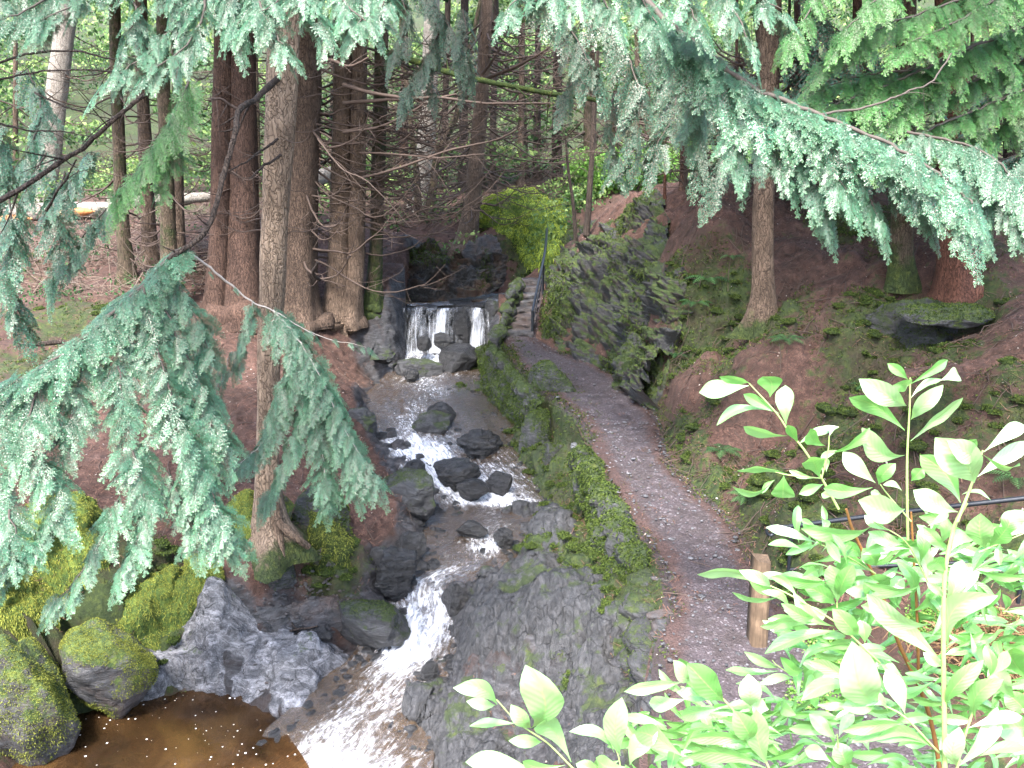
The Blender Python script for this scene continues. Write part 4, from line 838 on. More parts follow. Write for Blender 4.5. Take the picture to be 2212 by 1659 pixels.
def put_frond(mb, p, d, up, L, droop, rg, lod, curl=.0):
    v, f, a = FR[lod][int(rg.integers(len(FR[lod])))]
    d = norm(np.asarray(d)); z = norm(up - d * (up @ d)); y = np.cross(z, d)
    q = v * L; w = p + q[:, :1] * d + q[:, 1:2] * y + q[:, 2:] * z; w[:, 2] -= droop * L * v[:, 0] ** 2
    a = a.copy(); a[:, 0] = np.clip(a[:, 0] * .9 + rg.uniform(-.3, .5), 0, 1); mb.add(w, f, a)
def limb_px(pts): return np.array([atY(*p) for p in pts])
def spray_limb(mbn, mbw, pts, r0, L0, L1, step, down, rg, lod, droop=.25, r1=.3, face=.35, sides=(-1, 1), start=.0, px=True, fill=1.0):
    p = limb_px(pts) if px else np.asarray(pts, float)
    n = max(8, int(np.linalg.norm(np.diff(p, axis=0), axis=1).sum() / .06)); c = smooth_line(p, n); c[1:-1] += rg.normal(size=(n - 2, 3)) * .006
    if r0 > 0: tube(mbw, c, r0 * np.linspace(1, r1, n), 6)
    al = np.concatenate([[0], np.cumsum(np.linalg.norm(np.diff(c, axis=0), axis=1))]); s = al[-1] * start
    t = norm(np.gradient(c, axis=0))
    while s < al[-1]:
        i = min(int(np.searchsorted(al, s)), n - 1); u = s / al[-1]; L = (L0 + (L1 - L0) * u)
        for sd in sides:
            if rg.uniform() > fill: continue
            side = norm(np.cross(t[i], [0, 0, 1.0])) * sd
            d = t[i] * rg.uniform(.25, .8) + side * rg.uniform(.5, 1.0) - np.array([0, 0, down * rg.uniform(.5, 1.3)]) + rg.normal(size=3) * .12
            up = np.array([0, -face, 1.0]) + rg.normal(size=3) * .3
            put_frond(mbn, c[i] + rg.normal(size=3) * .02, d, up, L * rg.uniform(.65, 1.2), droop * rg.uniform(.5, 1.4), rg, lod)
        s += step * rg.uniform(.7, 1.3)
    put_frond(mbn, c[-1], t[-1] - np.array([0, 0, down * .5]), np.array([0, -face, 1.0]), (L0 * .3 + L1 * .9), droop, rg, lod)
def bough(parent, limbs, needles, seed, wood='limb', lod='near', name='bough', **kw):
    """limbs: (pts, r0, L0, L1, step, down[, opts])"""
    rg = np.random.default_rng(seed); n, w = MB(), MB()
    for lb in limbs:
        o = dict(kw); o.update(lb[6] if len(lb) > 6 else {}); spray_limb(n, w, *lb[:6], rg, o.pop('lod', lod), **o)
    if parent is None: return n, w
    b = w.build(name, MT[wood], parent); n.build('needles', MT[needles], b, False); return b

# ------------------------------------------------------------------ trunks
def trunk_mesh(p, r, seed, sides=26, flare=.8, fl_h=.35, rough=.05, moss_h=0., moss=0., lobes=5):
    n = max(30, int(np.linalg.norm(np.diff(p, axis=0), axis=1).sum() / .09)); n = min(n, 240)
    q = smooth_line(np.c_[p, r], n); c, rr = q[:, :3], q[:, 3]
    hgt = c[:, 2] - c[0, 2]; th = np.linspace(0, 2 * np.pi, sides, endpoint=False); rg = np.random.default_rng(seed); ph = rg.uniform(0, 6)
    e = np.exp(-np.maximum(hgt, 0) / fl_h)
    lob = np.clip(.5 + .5 * np.cos(lobes * th + ph) + .3 * np.cos((lobes - 2) * th + ph * 2), 0, 2)
    mod = 1 + flare * e[:, None] * (.25 + lob[None]) + .04 * np.cos(3 * th + ph)[None]
    P = np.c_[np.cos(np.tile(th, n)) * 2.2, np.sin(np.tile(th, n)) * 2.2, np.repeat(hgt, sides) * .8]
    mod = mod + (rough * fbm(P, 1.3, 4, seed)).reshape(n, sides) + (rough * .8 * fbm(P * np.array([3, 3, .6]), 2.0, 3, seed + 3)).reshape(n, sides)
    v, f = tube_vf(c, rr, sides, mod); mk = np.zeros((len(v), 3)); mk[:, 0] = np.repeat(np.clip(moss + (1 - hgt / moss_h if moss_h else 0 * hgt), 0, 1), sides)
    return v, f, mk
def dead_branch(mb, p0, az, L, r, rg, rise=.15, sag=.25, twigs=5, sides=5):
    """a bare limb: goes out, sags and lifts again, with thin side twigs"""
    d = np.array([math.cos(az), math.sin(az), 0]); t = np.linspace(0, 1, 9)
    c = p0 + d * (t * L)[:, None] + np.array([0, 0, 1]) * (L * (rise * t - sag * np.sin(t * np.pi * .8) + .28 * t ** 3))[:, None] + np.cumsum(rg.normal(size=(9, 3)) * .02 * L, 0)
    c[0] = p0; c = smooth_line(c, 14); tube(mb, c, r * np.linspace(1, .18, 14), sides, cap=False)
    for k in range(twigs):
        i = int(rg.integers(3, 12)); a2 = az + rg.choice([-1, 1]) * rg.uniform(.4, 1.1); l2 = L * rg.uniform(.15, .45); u = np.linspace(0, 1, 6)
        q = c[i] + np.array([math.cos(a2), math.sin(a2), 0]) * (u * l2)[:, None] + np.array([0, 0, 1]) * (l2 * (rg.uniform(-.5, .25) * u + rg.uniform(-.1, .35) * u ** 2))[:, None] + rg.normal(size=(6, 3)) * .015 * l2
        q[0] = c[i]; tube(mb, q, r * .4 * np.linspace(1, .3, 6), 3, cap=False)
        if l2 > .4:
            for m_ in range(2):
                j = int(rg.integers(2, 5)); l3 = l2 * rg.uniform(.2, .5); dd = norm(rg.normal(size=3) + np.array([0, 0, -.3])); tube(mb, np.array([q[j], q[j] + dd * l3 * .5, q[j] + dd * l3 + np.array([0, 0, .1 * l3])]), r * .2, 3, cap=False)
def shade_crown(mb, c, z0, z1, rad, n, rg, size=.3):  # unseen tree tops, put in for the shade they cast
    z = z0 + (z1 - z0) * rg.uniform(0, 1, n) ** 1.2; rr = rad * (1.05 - (z - z0) / (z1 - z0)) * np.sqrt(rg.uniform(.05, 1, n)); a = rg.uniform(0, 6.283, n)
    a = a + .5 * np.sin(a * 3 + z * 2); p = np.c_[c[0] + rr * np.cos(a), c[1] + rr * np.sin(a), z - rr * .25]
    d = norm(np.c_[np.cos(a), np.sin(a), rg.uniform(-.7, 0, n)] + rg.normal(size=(n, 3)) * .4); s = norm(np.cross(d, np.array([0, 0, 1.]) + rg.normal(size=(n, 3)) * .4)) * size * .35
    e = p + d * size * rg.uniform(.6, 1.4, n)[:, None]; m = (p + e) / 2
    v = np.stack([p, m + s, e, m - s], 1).reshape(-1, 3); q = np.repeat(np.c_[rg.uniform(0, 1, n), rg.uniform(0, 1, n), np.zeros(n)], 4, 0); mb.add(v, np.arange(4 * n).reshape(-1, 4), q)
def tree(name, base, ups, widths, bark, seed, label, group=None, cat='tree', branches=0, by=(0, 400), bl=(.8, 2.0), br=.014, flare=.6, fl_h=.35, top=10, crad=3.7, cn=2800, moss_h=0., moss=0., Y=None, side=None, cz=1.5, rough=.05, sag=.25):
    b = gh(*base) if Y is None else atY(base[0], base[1], Y); rg = np.random.default_rng(seed)
    p = [b - np.array([0, 0, .15]), b] + [atY(x, y, b[1] + (k[0] if k else 0)) for x, y, *k in ups]
    w = [widths[0] * 1.02] + list(widths); r = [x / 2 * mpp(q) for x, q in zip(w, p)]
    t = thing(name, b, label, cat, group)
    if top:
        e = p[-1]; dirv = norm(p[-1] - p[-2]); p += [e + dirv * top * .5 + np.array([0, 0, 0]), e + dirv * top]; r += [r[-1] * .6, r[-1] * .12]
    p, r = np.array(p), np.array(r)
    v, f, mk = trunk_mesh(p, r, seed, flare=flare, fl_h=fl_h, moss_h=moss_h, moss=moss, rough=rough); mb = MB(); mb.add(v, f, mk); mb.build('trunk', MT[bark], t)
    if top and cn:
        z0 = atY(1106, 0, b[1])[2] + cz; mb = MB(); shade_crown(mb, p[-2], z0, p[-1][2] + .5, crad, cn, rg); mb.build('shade_crown', MT['shade_crown'], t, False)
    pl = smooth_line(np.c_[p, r], 200)
    lo, hi = atY(base[0], by[1], b[1])[2], atY(base[0], by[0], b[1])[2]
    for k in range(branches):
        z = rg.uniform(lo, hi); i = int(np.argmin(abs(pl[:, 2] - z))); az = rg.uniform(0, 6.283) if side is None else side + rg.normal() * .6
        if side is None: az = rg.choice([0, math.pi]) + rg.normal() * .7
        mb = MB(); dead_branch(mb, pl[i, :3] + np.array([math.cos(az), math.sin(az), 0]) * pl[i, 3] * .8, az, rg.uniform(*bl), br * rg.uniform(.6, 1.3), rg, rise=rg.uniform(-.15, .3), sag=sag * rg.uniform(.3, 1.4), twigs=int(rg.integers(3, 8)))
        mb.build('dead_branch', MT['dead'], t)
    return t
def px_branch(t, pts, w0, w1, mat='dead', name='dead_branch', twigs=0, seed=0, tl=.4):
    p = limb_px(pts); n = max(10, len(p) * 7); c = smooth_line(p, n); r = np.linspace(w0, w1, n) / 2 * mpp(p[len(p) // 2]); rg = np.random.default_rng(seed)
    c[1:] += np.cumsum(rg.normal(size=(n - 1, 3)) * .004, 0)
    r = r * (1 + .15 * vnoise(c * 6, seed)); mb = MB(); tube(mb, c, r, 8)
    for k in range(twigs):
        i = int(rg.integers(n // 5, n - 1)); d = norm(np.gradient(c, axis=0))[i]; dd = norm(d + rg.normal(size=3) * .8); l = tl * rg.uniform(.3, 1.2); u = np.linspace(0, 1, 6)
        q = c[i] + dd * (u * l)[:, None] + np.array([0, 0, 1]) * (l * rg.uniform(-.5, .3) * u ** 2)[:, None]; tube(mb, q, r[i] * .45 * np.linspace(1, .3, 6), 4, cap=False)
    return mb.build(name, MT[mat], t)

GT = 'conifers left of the stream'
main = tree('hemlock_tree', (592, 1180), [(581,1100),(577,1000),(580,850),(585,700),(590,560),(597,400),(605,250),(612,100),(622,-120)], [96,62,50,48,50,55,60,64,66,66], 'barkl', 301, 'large hemlock with pale ridged bark and twisted foot at the stream edge', GT, branches=16, by=(150, 520), bl=(.5, 1.4), br=.009, flare=1.1, fl_h=.28, moss_h=.5, rough=.06, sag=.1)
rootp = lambda pts, w0, w1, k: px_branch(main, [(x, y, main.location[1] + d) for x, y, d in pts], w0, w1, 'bark', 'root', seed=k)
rootp([(590,1090,-.12),(605,1130,-.2),(640,1160,-.25),(668,1180,-.15)], 26, 14, 1); rootp([(580,1100,-.1),(572,1150,-.2),(560,1195,-.2)], 24, 14, 2); rootp([(592,1120,-.15),(603,1170,-.25),(618,1225,-.35)], 24, 10, 3)
t2 = tree('hemlock_tree', (645, 692), [(648,500),(655,300),(660,100),(664,-60)], [82,70,69,68,64], 'barkt', 302, 'thick brown trunk standing directly behind the pale hemlock at the stream', GT, branches=34, by=(60, 560), bl=(1, 3.5), br=.03, side=0.0)
t3 = tree('hemlock_tree', (728, 676), [(733,500),(738,300),(742,100),(744,-50)], [56,43,41,38,36], 'bark', 303, 'straight brown trunk, left one of the close pair above the stream bank', GT, branches=30, by=(100, 500), bl=(1, 3.4), br=.026)
t4 = tree('hemlock_tree', (755, 694), [(767,600),(771,450),(774,250),(777,100),(780,-50)], [52,38,35,34,32,30], 'bark', 304, 'trunk with a bent foot, right one of the close pair above the stream bank', GT, branches=22, by=(100, 520), bl=(1, 3.6), br=.026, side=.2)
t5 = tree('hemlock_tree', (805, 657), [(812,520),(817,350),(822,180),(826,-40)], [38,29,30,30,28], 'barkm', 305, 'mossy slim trunk nearest to the left edge of the waterfall', GT, branches=22, by=(120, 500), bl=(1, 3.6), br=.024, side=.1, moss_h=2.5)
t6 = tree('hemlock_tree', (522, 690), [(526,500),(524,300),(522,130),(520,-60)], [96,72,66,62,60], 'barkr', 306, 'thick dark reddish trunk left of the pale stream hemlock', GT, branches=18, by=(130, 620), bl=(.6, 1.6), br=.014)
tree('hemlock_tree', (466, 684), [(474,500),(478,300),(482,100),(485,-50)], [52,44,43,40,38], 'barkr', 307, 'brown trunk touching the left side of the dark reddish one', GT, branches=16, by=(150, 600), bl=(.8, 1.8), br=.02)
tree('hemlock_tree', (275, 602), [(262,450),(256,300),(250,150),(246,-40)], [33,27,26,24,22], 'barkm', 308, 'slim dark trunk farthest left of the row of four, before the orange split log', GT, branches=20, by=(100, 560), bl=(.8, 2.2), br=.02)
tree('hemlock_tree', (326, 566), [(320,450),(314,300),(308,180),(304,-40)], [34,29,27,26,24], 'bark', 309, 'slim brown trunk, second from the left in the row before the fallen log', GT, branches=18, by=(120, 520), bl=(.8, 2.2), br=.02)
tree('hemlock_tree', (368, 668), [(362,450),(358,300),(352,150),(350,-40)], [40,31,28,26,24], 'barkm', 310, 'mossy brown trunk, third of the row of four, rising from the low bough', GT, branches=18, by=(120, 600), bl=(.8, 2.0), br=.02)
tree('hemlock_tree', (389, 590), [(386,450),(384,300),(382,150),(380,-40)], [29,23,22,20,20], 'bark', 311, 'thinnest trunk of the row of four, close beside the mossy one', GT, branches=14, by=(120, 520), bl=(.8, 2.0), br=.018)
tree('pale_tree', (92, 450), [(105,350),(120,220),(133,120),(150,-20)], [50,46,44,42,40], 'barkp', 312, 'pale lichen covered leaning trunk at the far left of the wood', branches=10, by=(60, 400), bl=(1, 3), br=.02)
t12 = tree('leaning_tree', (1003, 545), [(1018,450),(1025,380),(1032,300),(1040,210),(1048,100),(1055,-40)], [52,37,34,33,31,27,24], 'bark', 313, 'brown conifer leaning right above the waterfall, with bare drooping branches', branches=70, by=(40, 450), bl=(1.6, 4.2), br=.03, crad=3.0, cn=500)
stem13 = tree('dead_sapling', (1268, 495), [(1275,400),(1281,300),(1286,200),(1292,110)], [13,12,11,10,7], 'barkd', 314, 'black bare sapling standing on top of the slate crag', branches=5, by=(120, 300), bl=(.4, 1.2), br=.01, top=0, cn=0, flare=.2, Y=23)
tree('dead_sapling', (1243, 512), [(1238,440),(1228,370),(1222,300)], [8,7,6,4], 'barkd', 315, 'crooked thin dead stem left of the black sapling on the crag', branches=3, by=(300, 400), bl=(.4, .9), br=.008, top=0, cn=0, flare=.2, Y=23.5)
tree('dead_sapling', (1482, 408), [(1482,340),(1484,270)], [8,7,6], 'barkd', 316, 'thin dark upright stem under the large right bough', top=0, cn=0, flare=.2)
tree('dead_sapling', (1436, 432), [(1437,360),(1438,300)], [7,6,5], 'barkc', 317, 'thin rusty upright stem beside the green undergrowth', top=0, cn=0, flare=.2)
t16 = tree('slope_tree', (1648, 712), [(1650,640),(1648,560),(1650,450),(1656,300),(1662,150),(1668,-50)], [64,50,46,44,45,46,44], 'bark', 318, 'single brown trunk on the right needle covered slope', branches=8, by=(60, 260), bl=(.8, 2), br=.014, flare=1.0, fl_h=.3, moss_h=.8)
tree('slope_tree', (1945, 610), [(1945,550),(1948,480),(1950,380),(1955,200),(1958,-20)], [58,48,46,44,42,40], 'barkm', 319, 'dark mossy trunk left of the red barked tree on the slope', flare=.35, moss_h=.9, moss=.25)
tree('red_barked_tree', (2070, 628), [(2070,560),(2066,480),(2062,380),(2058,200),(2055,-50)], [92,79,75,72,68,64], 'barkc', 320, 'thick rust red trunk above the mossy hollow on the right slope', flare=.3, fl_h=.3, branches=6, by=(0, 300), bl=(.8, 2), br=.016)
GFAR = 'far trunks in the dim wood'
for i, (b, ups, w, bk, lb) in enumerate([
    ((915,452), [(918,350),(924,250),(930,120),(934,-20)], [46,40,37,34,30], 'barkp', 'pale pinkish trunk far behind, left of the leaning conifer'),
    ((925,470), [(936,400),(947,330),(985,250),(1000,180)], [22,18,16,13,11], 'barkm', 'dark forked looking trunk bending right behind the waterfall bank'),
    ((903,468), [(900,380),(890,300),(880,200)], [16,14,12,10], 'barkm', 'thin mossy trunk beside the dark bending one'),
    ((1066,405), [(1067,300),(1068,200),(1069,60)], [13,11,11,10], 'bark', 'slim pale trunk right of the leaning conifer in the bright gap'),
    ((1158,392), [(1160,300),(1161,200),(1162,60)], [20,16,14,12], 'barkd', 'dark trunk in the green centre gap, left of a twin'),
    ((1203,392), [(1203,300),(1204,200),(1205,60)], [26,22,20,18], 'barkd', 'broader dark trunk in the green centre gap'),
    ((1745,452), [(1747,300),(1750,100),(1752,-50)], [30,27,26,24], 'barkd', 'dark trunk behind the brown slope tree'),
    ((2190,470), [(2190,300),(2192,100),(2194,-50)], [46,42,40,38], 'barkd', 'dark shaded trunk at the far right edge'),
    ((1850,455), [(1850,300),(1851,100),(1852,-50)], [24,22,20,18], 'barkr', 'thin reddish trunk hidden by the right boughs')]):
    tree('far_tree', b, ups, w, bk, 340 + i, lb, GFAR, branches=22 if i < 6 else 6, by=(100, 420), bl=(1.2, 4), br=.034, crad=3.4, cn=500)
rg = np.random.default_rng(99)
for i in range(34):
    x = rg.uniform(-60, 2280); y = rg.uniform(372, 432); w = rg.uniform(7, 19); ln = rg.normal() * 8
    tree('far_tree', (x, y), [(x + ln * .3, 250), (x + ln * .7, 100), (x + ln, -40)], [w * 1.3, w, w * .9, w * .85], ['bark', 'barkm', 'barkd', 'barkr'][i % 4], 400 + i, 'slim distant trunk deep in the dim wood', 'slim trunks deep in the wood', branches=9, by=(100, 400), bl=(1.5, 4.5), br=.035, crad=3, cn=200)

# explicit bare limbs
px_branch(t3, [(742,183,20),(800,200,19.6),(884,213,19.4),(951,210,19.2),(1037,220,19),(1154,220,18.8),(1187,217,18.7)], 9, 4, twigs=10, seed=1, tl=.8)
px_branch(t3, [(742,222,20.4),(837,217,20),(924,217,19.6),(990,208,19.4)], 9, 4, twigs=6, seed=2, tl=.8)
px_branch(t3, [(742,286,20.5),(820,273,20),(870,253,19.6),(914,227,19.3)], 7, 4, twigs=6, seed=3, tl=.8)
px_branch(t4, [(780,385,20.5),(847,367,20),(970,323,19.6),(1070,300,19.4),(1131,270,19.2)], 7, 3, twigs=9, seed=4, tl=.9)
px_branch(t4, [(778,330,20.5),(860,332,20),(950,338,19.6),(1050,330,19.4)], 5, 2.5, twigs=9, seed=5, tl=.9)
px_branch(t2, [(686,300,19),(737,363,18.6),(797,397,18.3),(887,493,18)], 4, 1.5, 'dead', 'dead_branch', 5, 6, .5)
px_branch(t2, [(688,135,19),(720,128,18.6),(760,140,18.3),(800,120,18)], 9, 4, twigs=5, seed=7, tl=.6)
px_branch(t5, [(826,110,20.5),(880,128,20),(970,157,19.6),(1054,177,19.2),(1171,200,18.8),(1271,213,18.5),(1364,230,18.2)], 14, 9, 'mosslimb', 'mossy_limb', 5, 8, .7)
px_branch(t5, [(1310,218,18.4),(1335,232,18.3),(1368,256,18.2)], 5, 3, 'twigp', 'broken_twig', 0, 9)
px_branch(t12, [(1050,170,24.4),(1121,140,24),(1157,120,23.7),(1190,95,23.5)], 9, 4, twigs=4, seed=10, tl=.8)
px_branch(t12, [(1042,160,24.5),(1065,130,24.3),(1082,100,24.2)], 8, 4, twigs=3, seed=11, tl=.8)
px_branch(t4, [(690,605,17),(676,590,16.7),(684,565,16.5)], 9, 6, 'barkd', 'broken_branch', 0, 12)

# the pale hemlock's own living boughs
yb = main.location[1]
L1 = [(606,165,yb-.1),(560,205,11),(522,235,10.5),(513,290,10.1),(493,370,9.8),(465,460,9.4),(430,512,9.2),(372,552,9)]
px_branch(main, L1, 15, 9, 'barkd', 'bare_limb', 6, 20, .5); px_branch(main, [(520,236,10.5),(495,228,10.4),(470,212,10.3),(440,215,10.2)], 8, 3, twigs=4, seed=21)
px_branch(main, [(600,300,yb-.2),(565,325,11.2),(530,355,10.9),(497,378,10.6)], 6, 3, 'barkd', 'dead_branch', 6, 22); px_branch(main, [(606,335,yb-.2),(575,355,11.1),(540,385,10.8)], 7, 3, 'barkd', 'dead_branch', 4, 23)
bough(main, [
    ([(400,540,9.1),(372,552,9),(300,625,8.7),(200,715,8.3),(80,800,8),(-80,880,7.8)], .03, .42, .45, 0.050, 0.33),
    ([(355,575,8.9),(420,680,8.8),(450,760,8.75)], .012, .3, .3, 0.058, 0.42), ([(330,600,8.8),(380,720,8.6),(440,850,8.5),(478,960,8.4)], .013, .34, .36, 0.061, 0.39),
    ([(310,620,8.7),(340,750,8.4),(385,900,8.2),(440,1020,8.1),(490,1150,8)], .014, .38, .36, 0.058, 0.39), ([(250,675,8.5),(260,820,8.1),(270,900,8)], .014, .36, .3, 0.065, 0.36),
    ([(180,730,8.3),(165,860,8),(130,960,7.8)], .014, .36, .3, 0.065, 0.36), ([(100,790,8.1),(60,900,7.7),(20,1020,7.5),(-20,1150,7.4)], .014, .38, .34, 0.061, 0.36),
    ([(30,830,8),(-20,950,7.6),(-60,1100,7.4)], .014, .36, .34, 0.061, 0.36),
    ([(280,950,8),(310,1060,7.8),(300,1160,7.7),(270,1230,7.6)], .012, .32, .28, 0.054, 0.36), ([(255,1080,7.8),(210,1180,7.6),(160,1260,7.5),(115,1305,7.45)], .012, .3, .22, 0.054, 0.30),
    ([(75,975,7.6),(120,1050,7.5),(110,1130,7.4),(60,1190,7.3)], .012, .34, .3, 0.058, 0.36), ([(410,1000,8.1),(450,1090,8),(490,1165,7.95)], .01, .3, .25, 0.058, 0.36), ([(360,1020,8.1),(400,1100,8),(420,1165,7.95)], .01, .28, .25, 0.058, 0.36),
    ([(20,1100,7.3),(40,1180,7.2),(10,1240,7.2)], .01, .3, .26, 0.058, 0.36)], 'needles', 500, droop=.18, face=.6)
bough(main, [
    ([(395,540,9.1),(430,560,9.2),(480,600,9.4),(540,648,9.6),(590,670,9.7),(640,700,9.8),(680,725,9.9)], .016, .1, .16, .4, 1.0, dict(fill=.25)),
    ([(590,670,9.7),(640,730,9.6),(690,810,9.5),(740,920,9.4),(800,1020,9.3)], .011, .4, .34, 0.053, 0.56), ([(640,720,9.7),(610,850,9.6),(570,950,9.5),(520,1000,9.4)], .01, .34, .3, 0.056, 0.52),
    ([(650,760,9.6),(650,900,9.5),(610,1010,9.4),(575,1075,9.4)], .01, .34, .28, 0.056, 0.52), ([(670,790,9.6),(690,900,9.5),(700,1000,9.4),(705,1070,9.35)], .01, .36, .28, 0.053, 0.52), ([(710,850,9.5),(750,960,9.4),(770,1050,9.3)], .01, .34, .26, 0.056, 0.52),
    ([(660,715,9.9),(720,735,10),(790,750,10.1)], .006, 0.176, 0.144, 0.096, .8, dict(fill=.6)), ([(545,650,9.6),(530,720,9.6),(512,780,9.6)], .006, .26, .2, 0.075, 0.68), ([(500,760,9.5),(480,820,9.5)], .005, .2, .18, 0.075, 0.68), ([(440,700,9.2),(430,800,9.2),(465,860,9.2)], .006, .22, .22, 0.075, 0.60)], 'needles', 501, wood='twigp', droop=.2, face=.6)
# spray hanging behind: dim green
bough(main, [([(410,170,10),(375,250,9.8),(330,320,9.6),(290,370,9.5),(255,412,9.4)], .012, .4, .36, .075, .8), ([(360,280,9.8),(370,330,9.7),(350,390,9.6)], .008, .3, .24, .09, .9)], 'needlesg', 502)

# ------------------------------------------------------------------ a hemlock outside the frame on the left, its boughs hanging in
lt = thing('hemlock_tree', (-5.6, 7.0, float(hgrid(np.array([[-5.6, 7.0]]))[0])), 'overhanging hemlock whose bright sprays fill the top left corner', 'tree')
v, f, mk = trunk_mesh(np.array([[-5.6, 7, lt.location[2] - .2], [-5.6, 7, lt.location[2]], [-5.5, 7, 0], [-5.4, 7, 7], [-5.4, 7, 12]]), np.array([.4, .38, .3, .15, .03]), 610); mb = MB(); mb.add(v, f, mk); mb.build('trunk', MT['bark'], lt)
mb = MB(); shade_crown(mb, (-5.4, 7), 5.5, 13, 4.2, 3600, np.random.default_rng(1)); mb.build('shade_crown', MT['shade_crown'], lt, False)  # crown out of view, added to darken the ravine
bough(lt, [
    ([(-250,-120,7),(60,-101.25,6.8),(300,-102.5,6.6),(560,-103.75,6.4),(800,-105,6.3)], .035, 0.320, 0.288, 0.072, .6),
    ([(330,-90,6.6),(400,8.75,6.4),(350,87.5,6.3),(290,136.25,6.2),(228,177,6.15)], .012, 0.272, 0.176, 0.048, .7), ([(430,-80,6.5),(440,25,6.3),(400,100,6.2),(320,155,6.1)], .012, 0.272, 0.176, 0.052, .7), ([(250,-80,6.7),(290,17.5,6.5),(280,65,6.4)], .012, 0.272, 0.208, 0.064, .7),
    ([(180,-90,6.8),(110,-15,6.6),(40,30,6.5),(-20,45,6.4)], .012, 0.272, 0.240, 0.060, .6), ([(80,-90,6.9),(20,-22.5,6.7),(-40,15,6.5)], .012, 0.272, 0.240, 0.060, .6), ([(230,-80,6.7),(170,-2.5,6.5),(90,45,6.4)], .012, 0.256, 0.208, 0.060, .6),
    ([(540,-75,6.4),(565,15,6.2),(595,70,6.1),(612,95,6.05)], .012, 0.256, 0.160, 0.056, .7), ([(480,-75,6.45),(500,7.5,6.3),(510,65,6.2)], .012, 0.256, 0.192, 0.064, .8), ([(640,-70,6.4),(660,-2.5,6.2),(690,35,6.1)], .012, 0.256, 0.192, 0.060, .7), ([(720,-70,6.35),(740,-2.5,6.2),(790,45,6.1)], .012, 0.256, 0.176, 0.056, .7),
    ([(800,-60,6.3),(810,7.5,6.2),(770,55,6.1)], .012, 0.240, 0.176, 0.060, .7), ([(600,-75,6.4),(610,-12.5,6.2),(560,25,6.1)], .01, 0.240, 0.192, 0.064, .8), ([(760,-60,6.3),(830,-22.5,6.2),(825,15,6.1)], .01, 0.240, 0.160, 0.064, .7)], 'needles', 503)
px_branch(lt, [(330,190,9.5),(270,240,9.5),(190,310,9.5),(130,350,9.4),(60,395,9.3),(-40,450,9.2)], 9, 11, 'barkd', 'bare_limb', 8, 24, .6)
px_branch(lt, [(-30,150,9),(60,118,9),(150,115,9),(230,132,9),(300,150,9)], 6, 3, 'barkd', 'bare_limb', 6, 25, .5); px_branch(lt, [(-30,185,9),(50,160,9),(140,150,9),(260,158,9)], 5, 3, 'barkd', 'bare_limb', 6, 26, .5)
px_branch(lt, [(-30,262,9),(60,278,9),(130,280,9),(190,290,9)], 5, 2, 'barkd', 'bare_limb', 5, 27, .5); px_branch(lt, [(75,200,9.5),(150,235,9.4),(240,255,9.3)], 5, 2, 'barkd', 'bare_limb', 5, 28, .5); px_branch(lt, [(100,455,10),(140,390,9.8),(165,345,9.7)], 6, 3, 'barkd', 'bare_limb', 3, 29, .4)
bough(lt, [
    ([(60,150,12),(90,240,11.8),(60,320,11.6),(20,380,11.5)], .012, .42, .36, .1, .8), ([(100,330,11),(60,400,10.8),(30,480,10.7)], .012, .4, .36, .1, .7), ([(140,370,11),(120,450,10.8),(130,520,10.7),(110,600,10.6)], .012, .4, .36, .1, .7),
    ([(20,430,10),(30,520,9.9),(10,600,9.8),(30,680,9.7)], .012, .42, .4, .09, .7), ([(230,450,11),(180,510,10.8),(150,570,10.7)], .01, .34, .28, .11, .6), ([(-20,250,11),(10,330,11),(-10,420,11)], .012, .42, .36, .1, .8), ([(190,330,10.5),(150,400,10.4),(110,440,10.3)], .01, .34, .3, .11, .6)], 'needles', 504, lod='mid')

# ------------------------------------------------------------------ boughs at the upper right
rb = thing('hemlock_bough', atY(1480, 80, 6.6), 'long pale limbed hemlock bough sweeping down across the right side', 'bough')
bough(rb, [
    ([(1390,0,7),(1480,80,6.68),(1560,147,6.48),(1630,202,6.33),(1730,245,6.18),(1850,297,5.98),(1950,347,5.83),(2050,416,5.68),(2100,466,5.58)], 0, .26, .2, .035, .15, dict(face=.9)),
    ([(1290,-120,7.4),(1390,-3.33333,7),(1480,75.3333,6.7),(1560,140,6.5),(1630,191.667,6.35),(1730,231.333,6.2),(1850,280,6),(1950,326.667,5.85),(2050,393.333,5.7),(2100,440,5.6)], .026, .46, .3, .045, 1.0, dict(start=.25, face=.7)),
    ([(1560,150,6.5),(1590,245,6.4),(1605,355,6.35)], .01, 0.288, 0.192, 0.056, .9, dict(face=.7)), ([(1680,228,6.3),(1730,325,6.2),(1785,470,6.1)], .01, 0.288, 0.192, 0.052, .9, dict(face=.7)), ([(1620,205,6.4),(1650,295,6.3),(1700,370,6.2)], .01, 0.272, 0.208, 0.060, .9, dict(face=.7)),
    ([(1800,280,6.1),(1850,375,6),(1900,475,5.9)], .01, 0.272, 0.176, 0.052, .9, dict(face=.7)), ([(1760,260,6.15),(1800,355,6),(1830,410,5.9)], .01, 0.272, 0.208, 0.060, .9, dict(face=.7)), ([(1900,325,5.95),(1960,405,5.85),(2005,470,5.8)], .01, 0.256, 0.160, 0.052, .9, dict(face=.7)), ([(1980,370,5.85),(2030,415,5.75),(2060,440,5.7)], .01, 0.224, 0.160, 0.064, .8, dict(face=.7)),
    ([(1500,100,6.8),(1520,185,6.9),(1500,260,7)], .01, 0.288, 0.224, 0.064, .9, dict(face=.7))], 'needles', 505, name='limb')
px_branch(rb, [(1735,252,6.2),(1820,245,6.3),(1900,228,6.4),(1960,205,6.5),(2005,180,6.6),(2040,120,6.8)], 6, 3, 'limb', 'side_twig', 3, 30, .3)
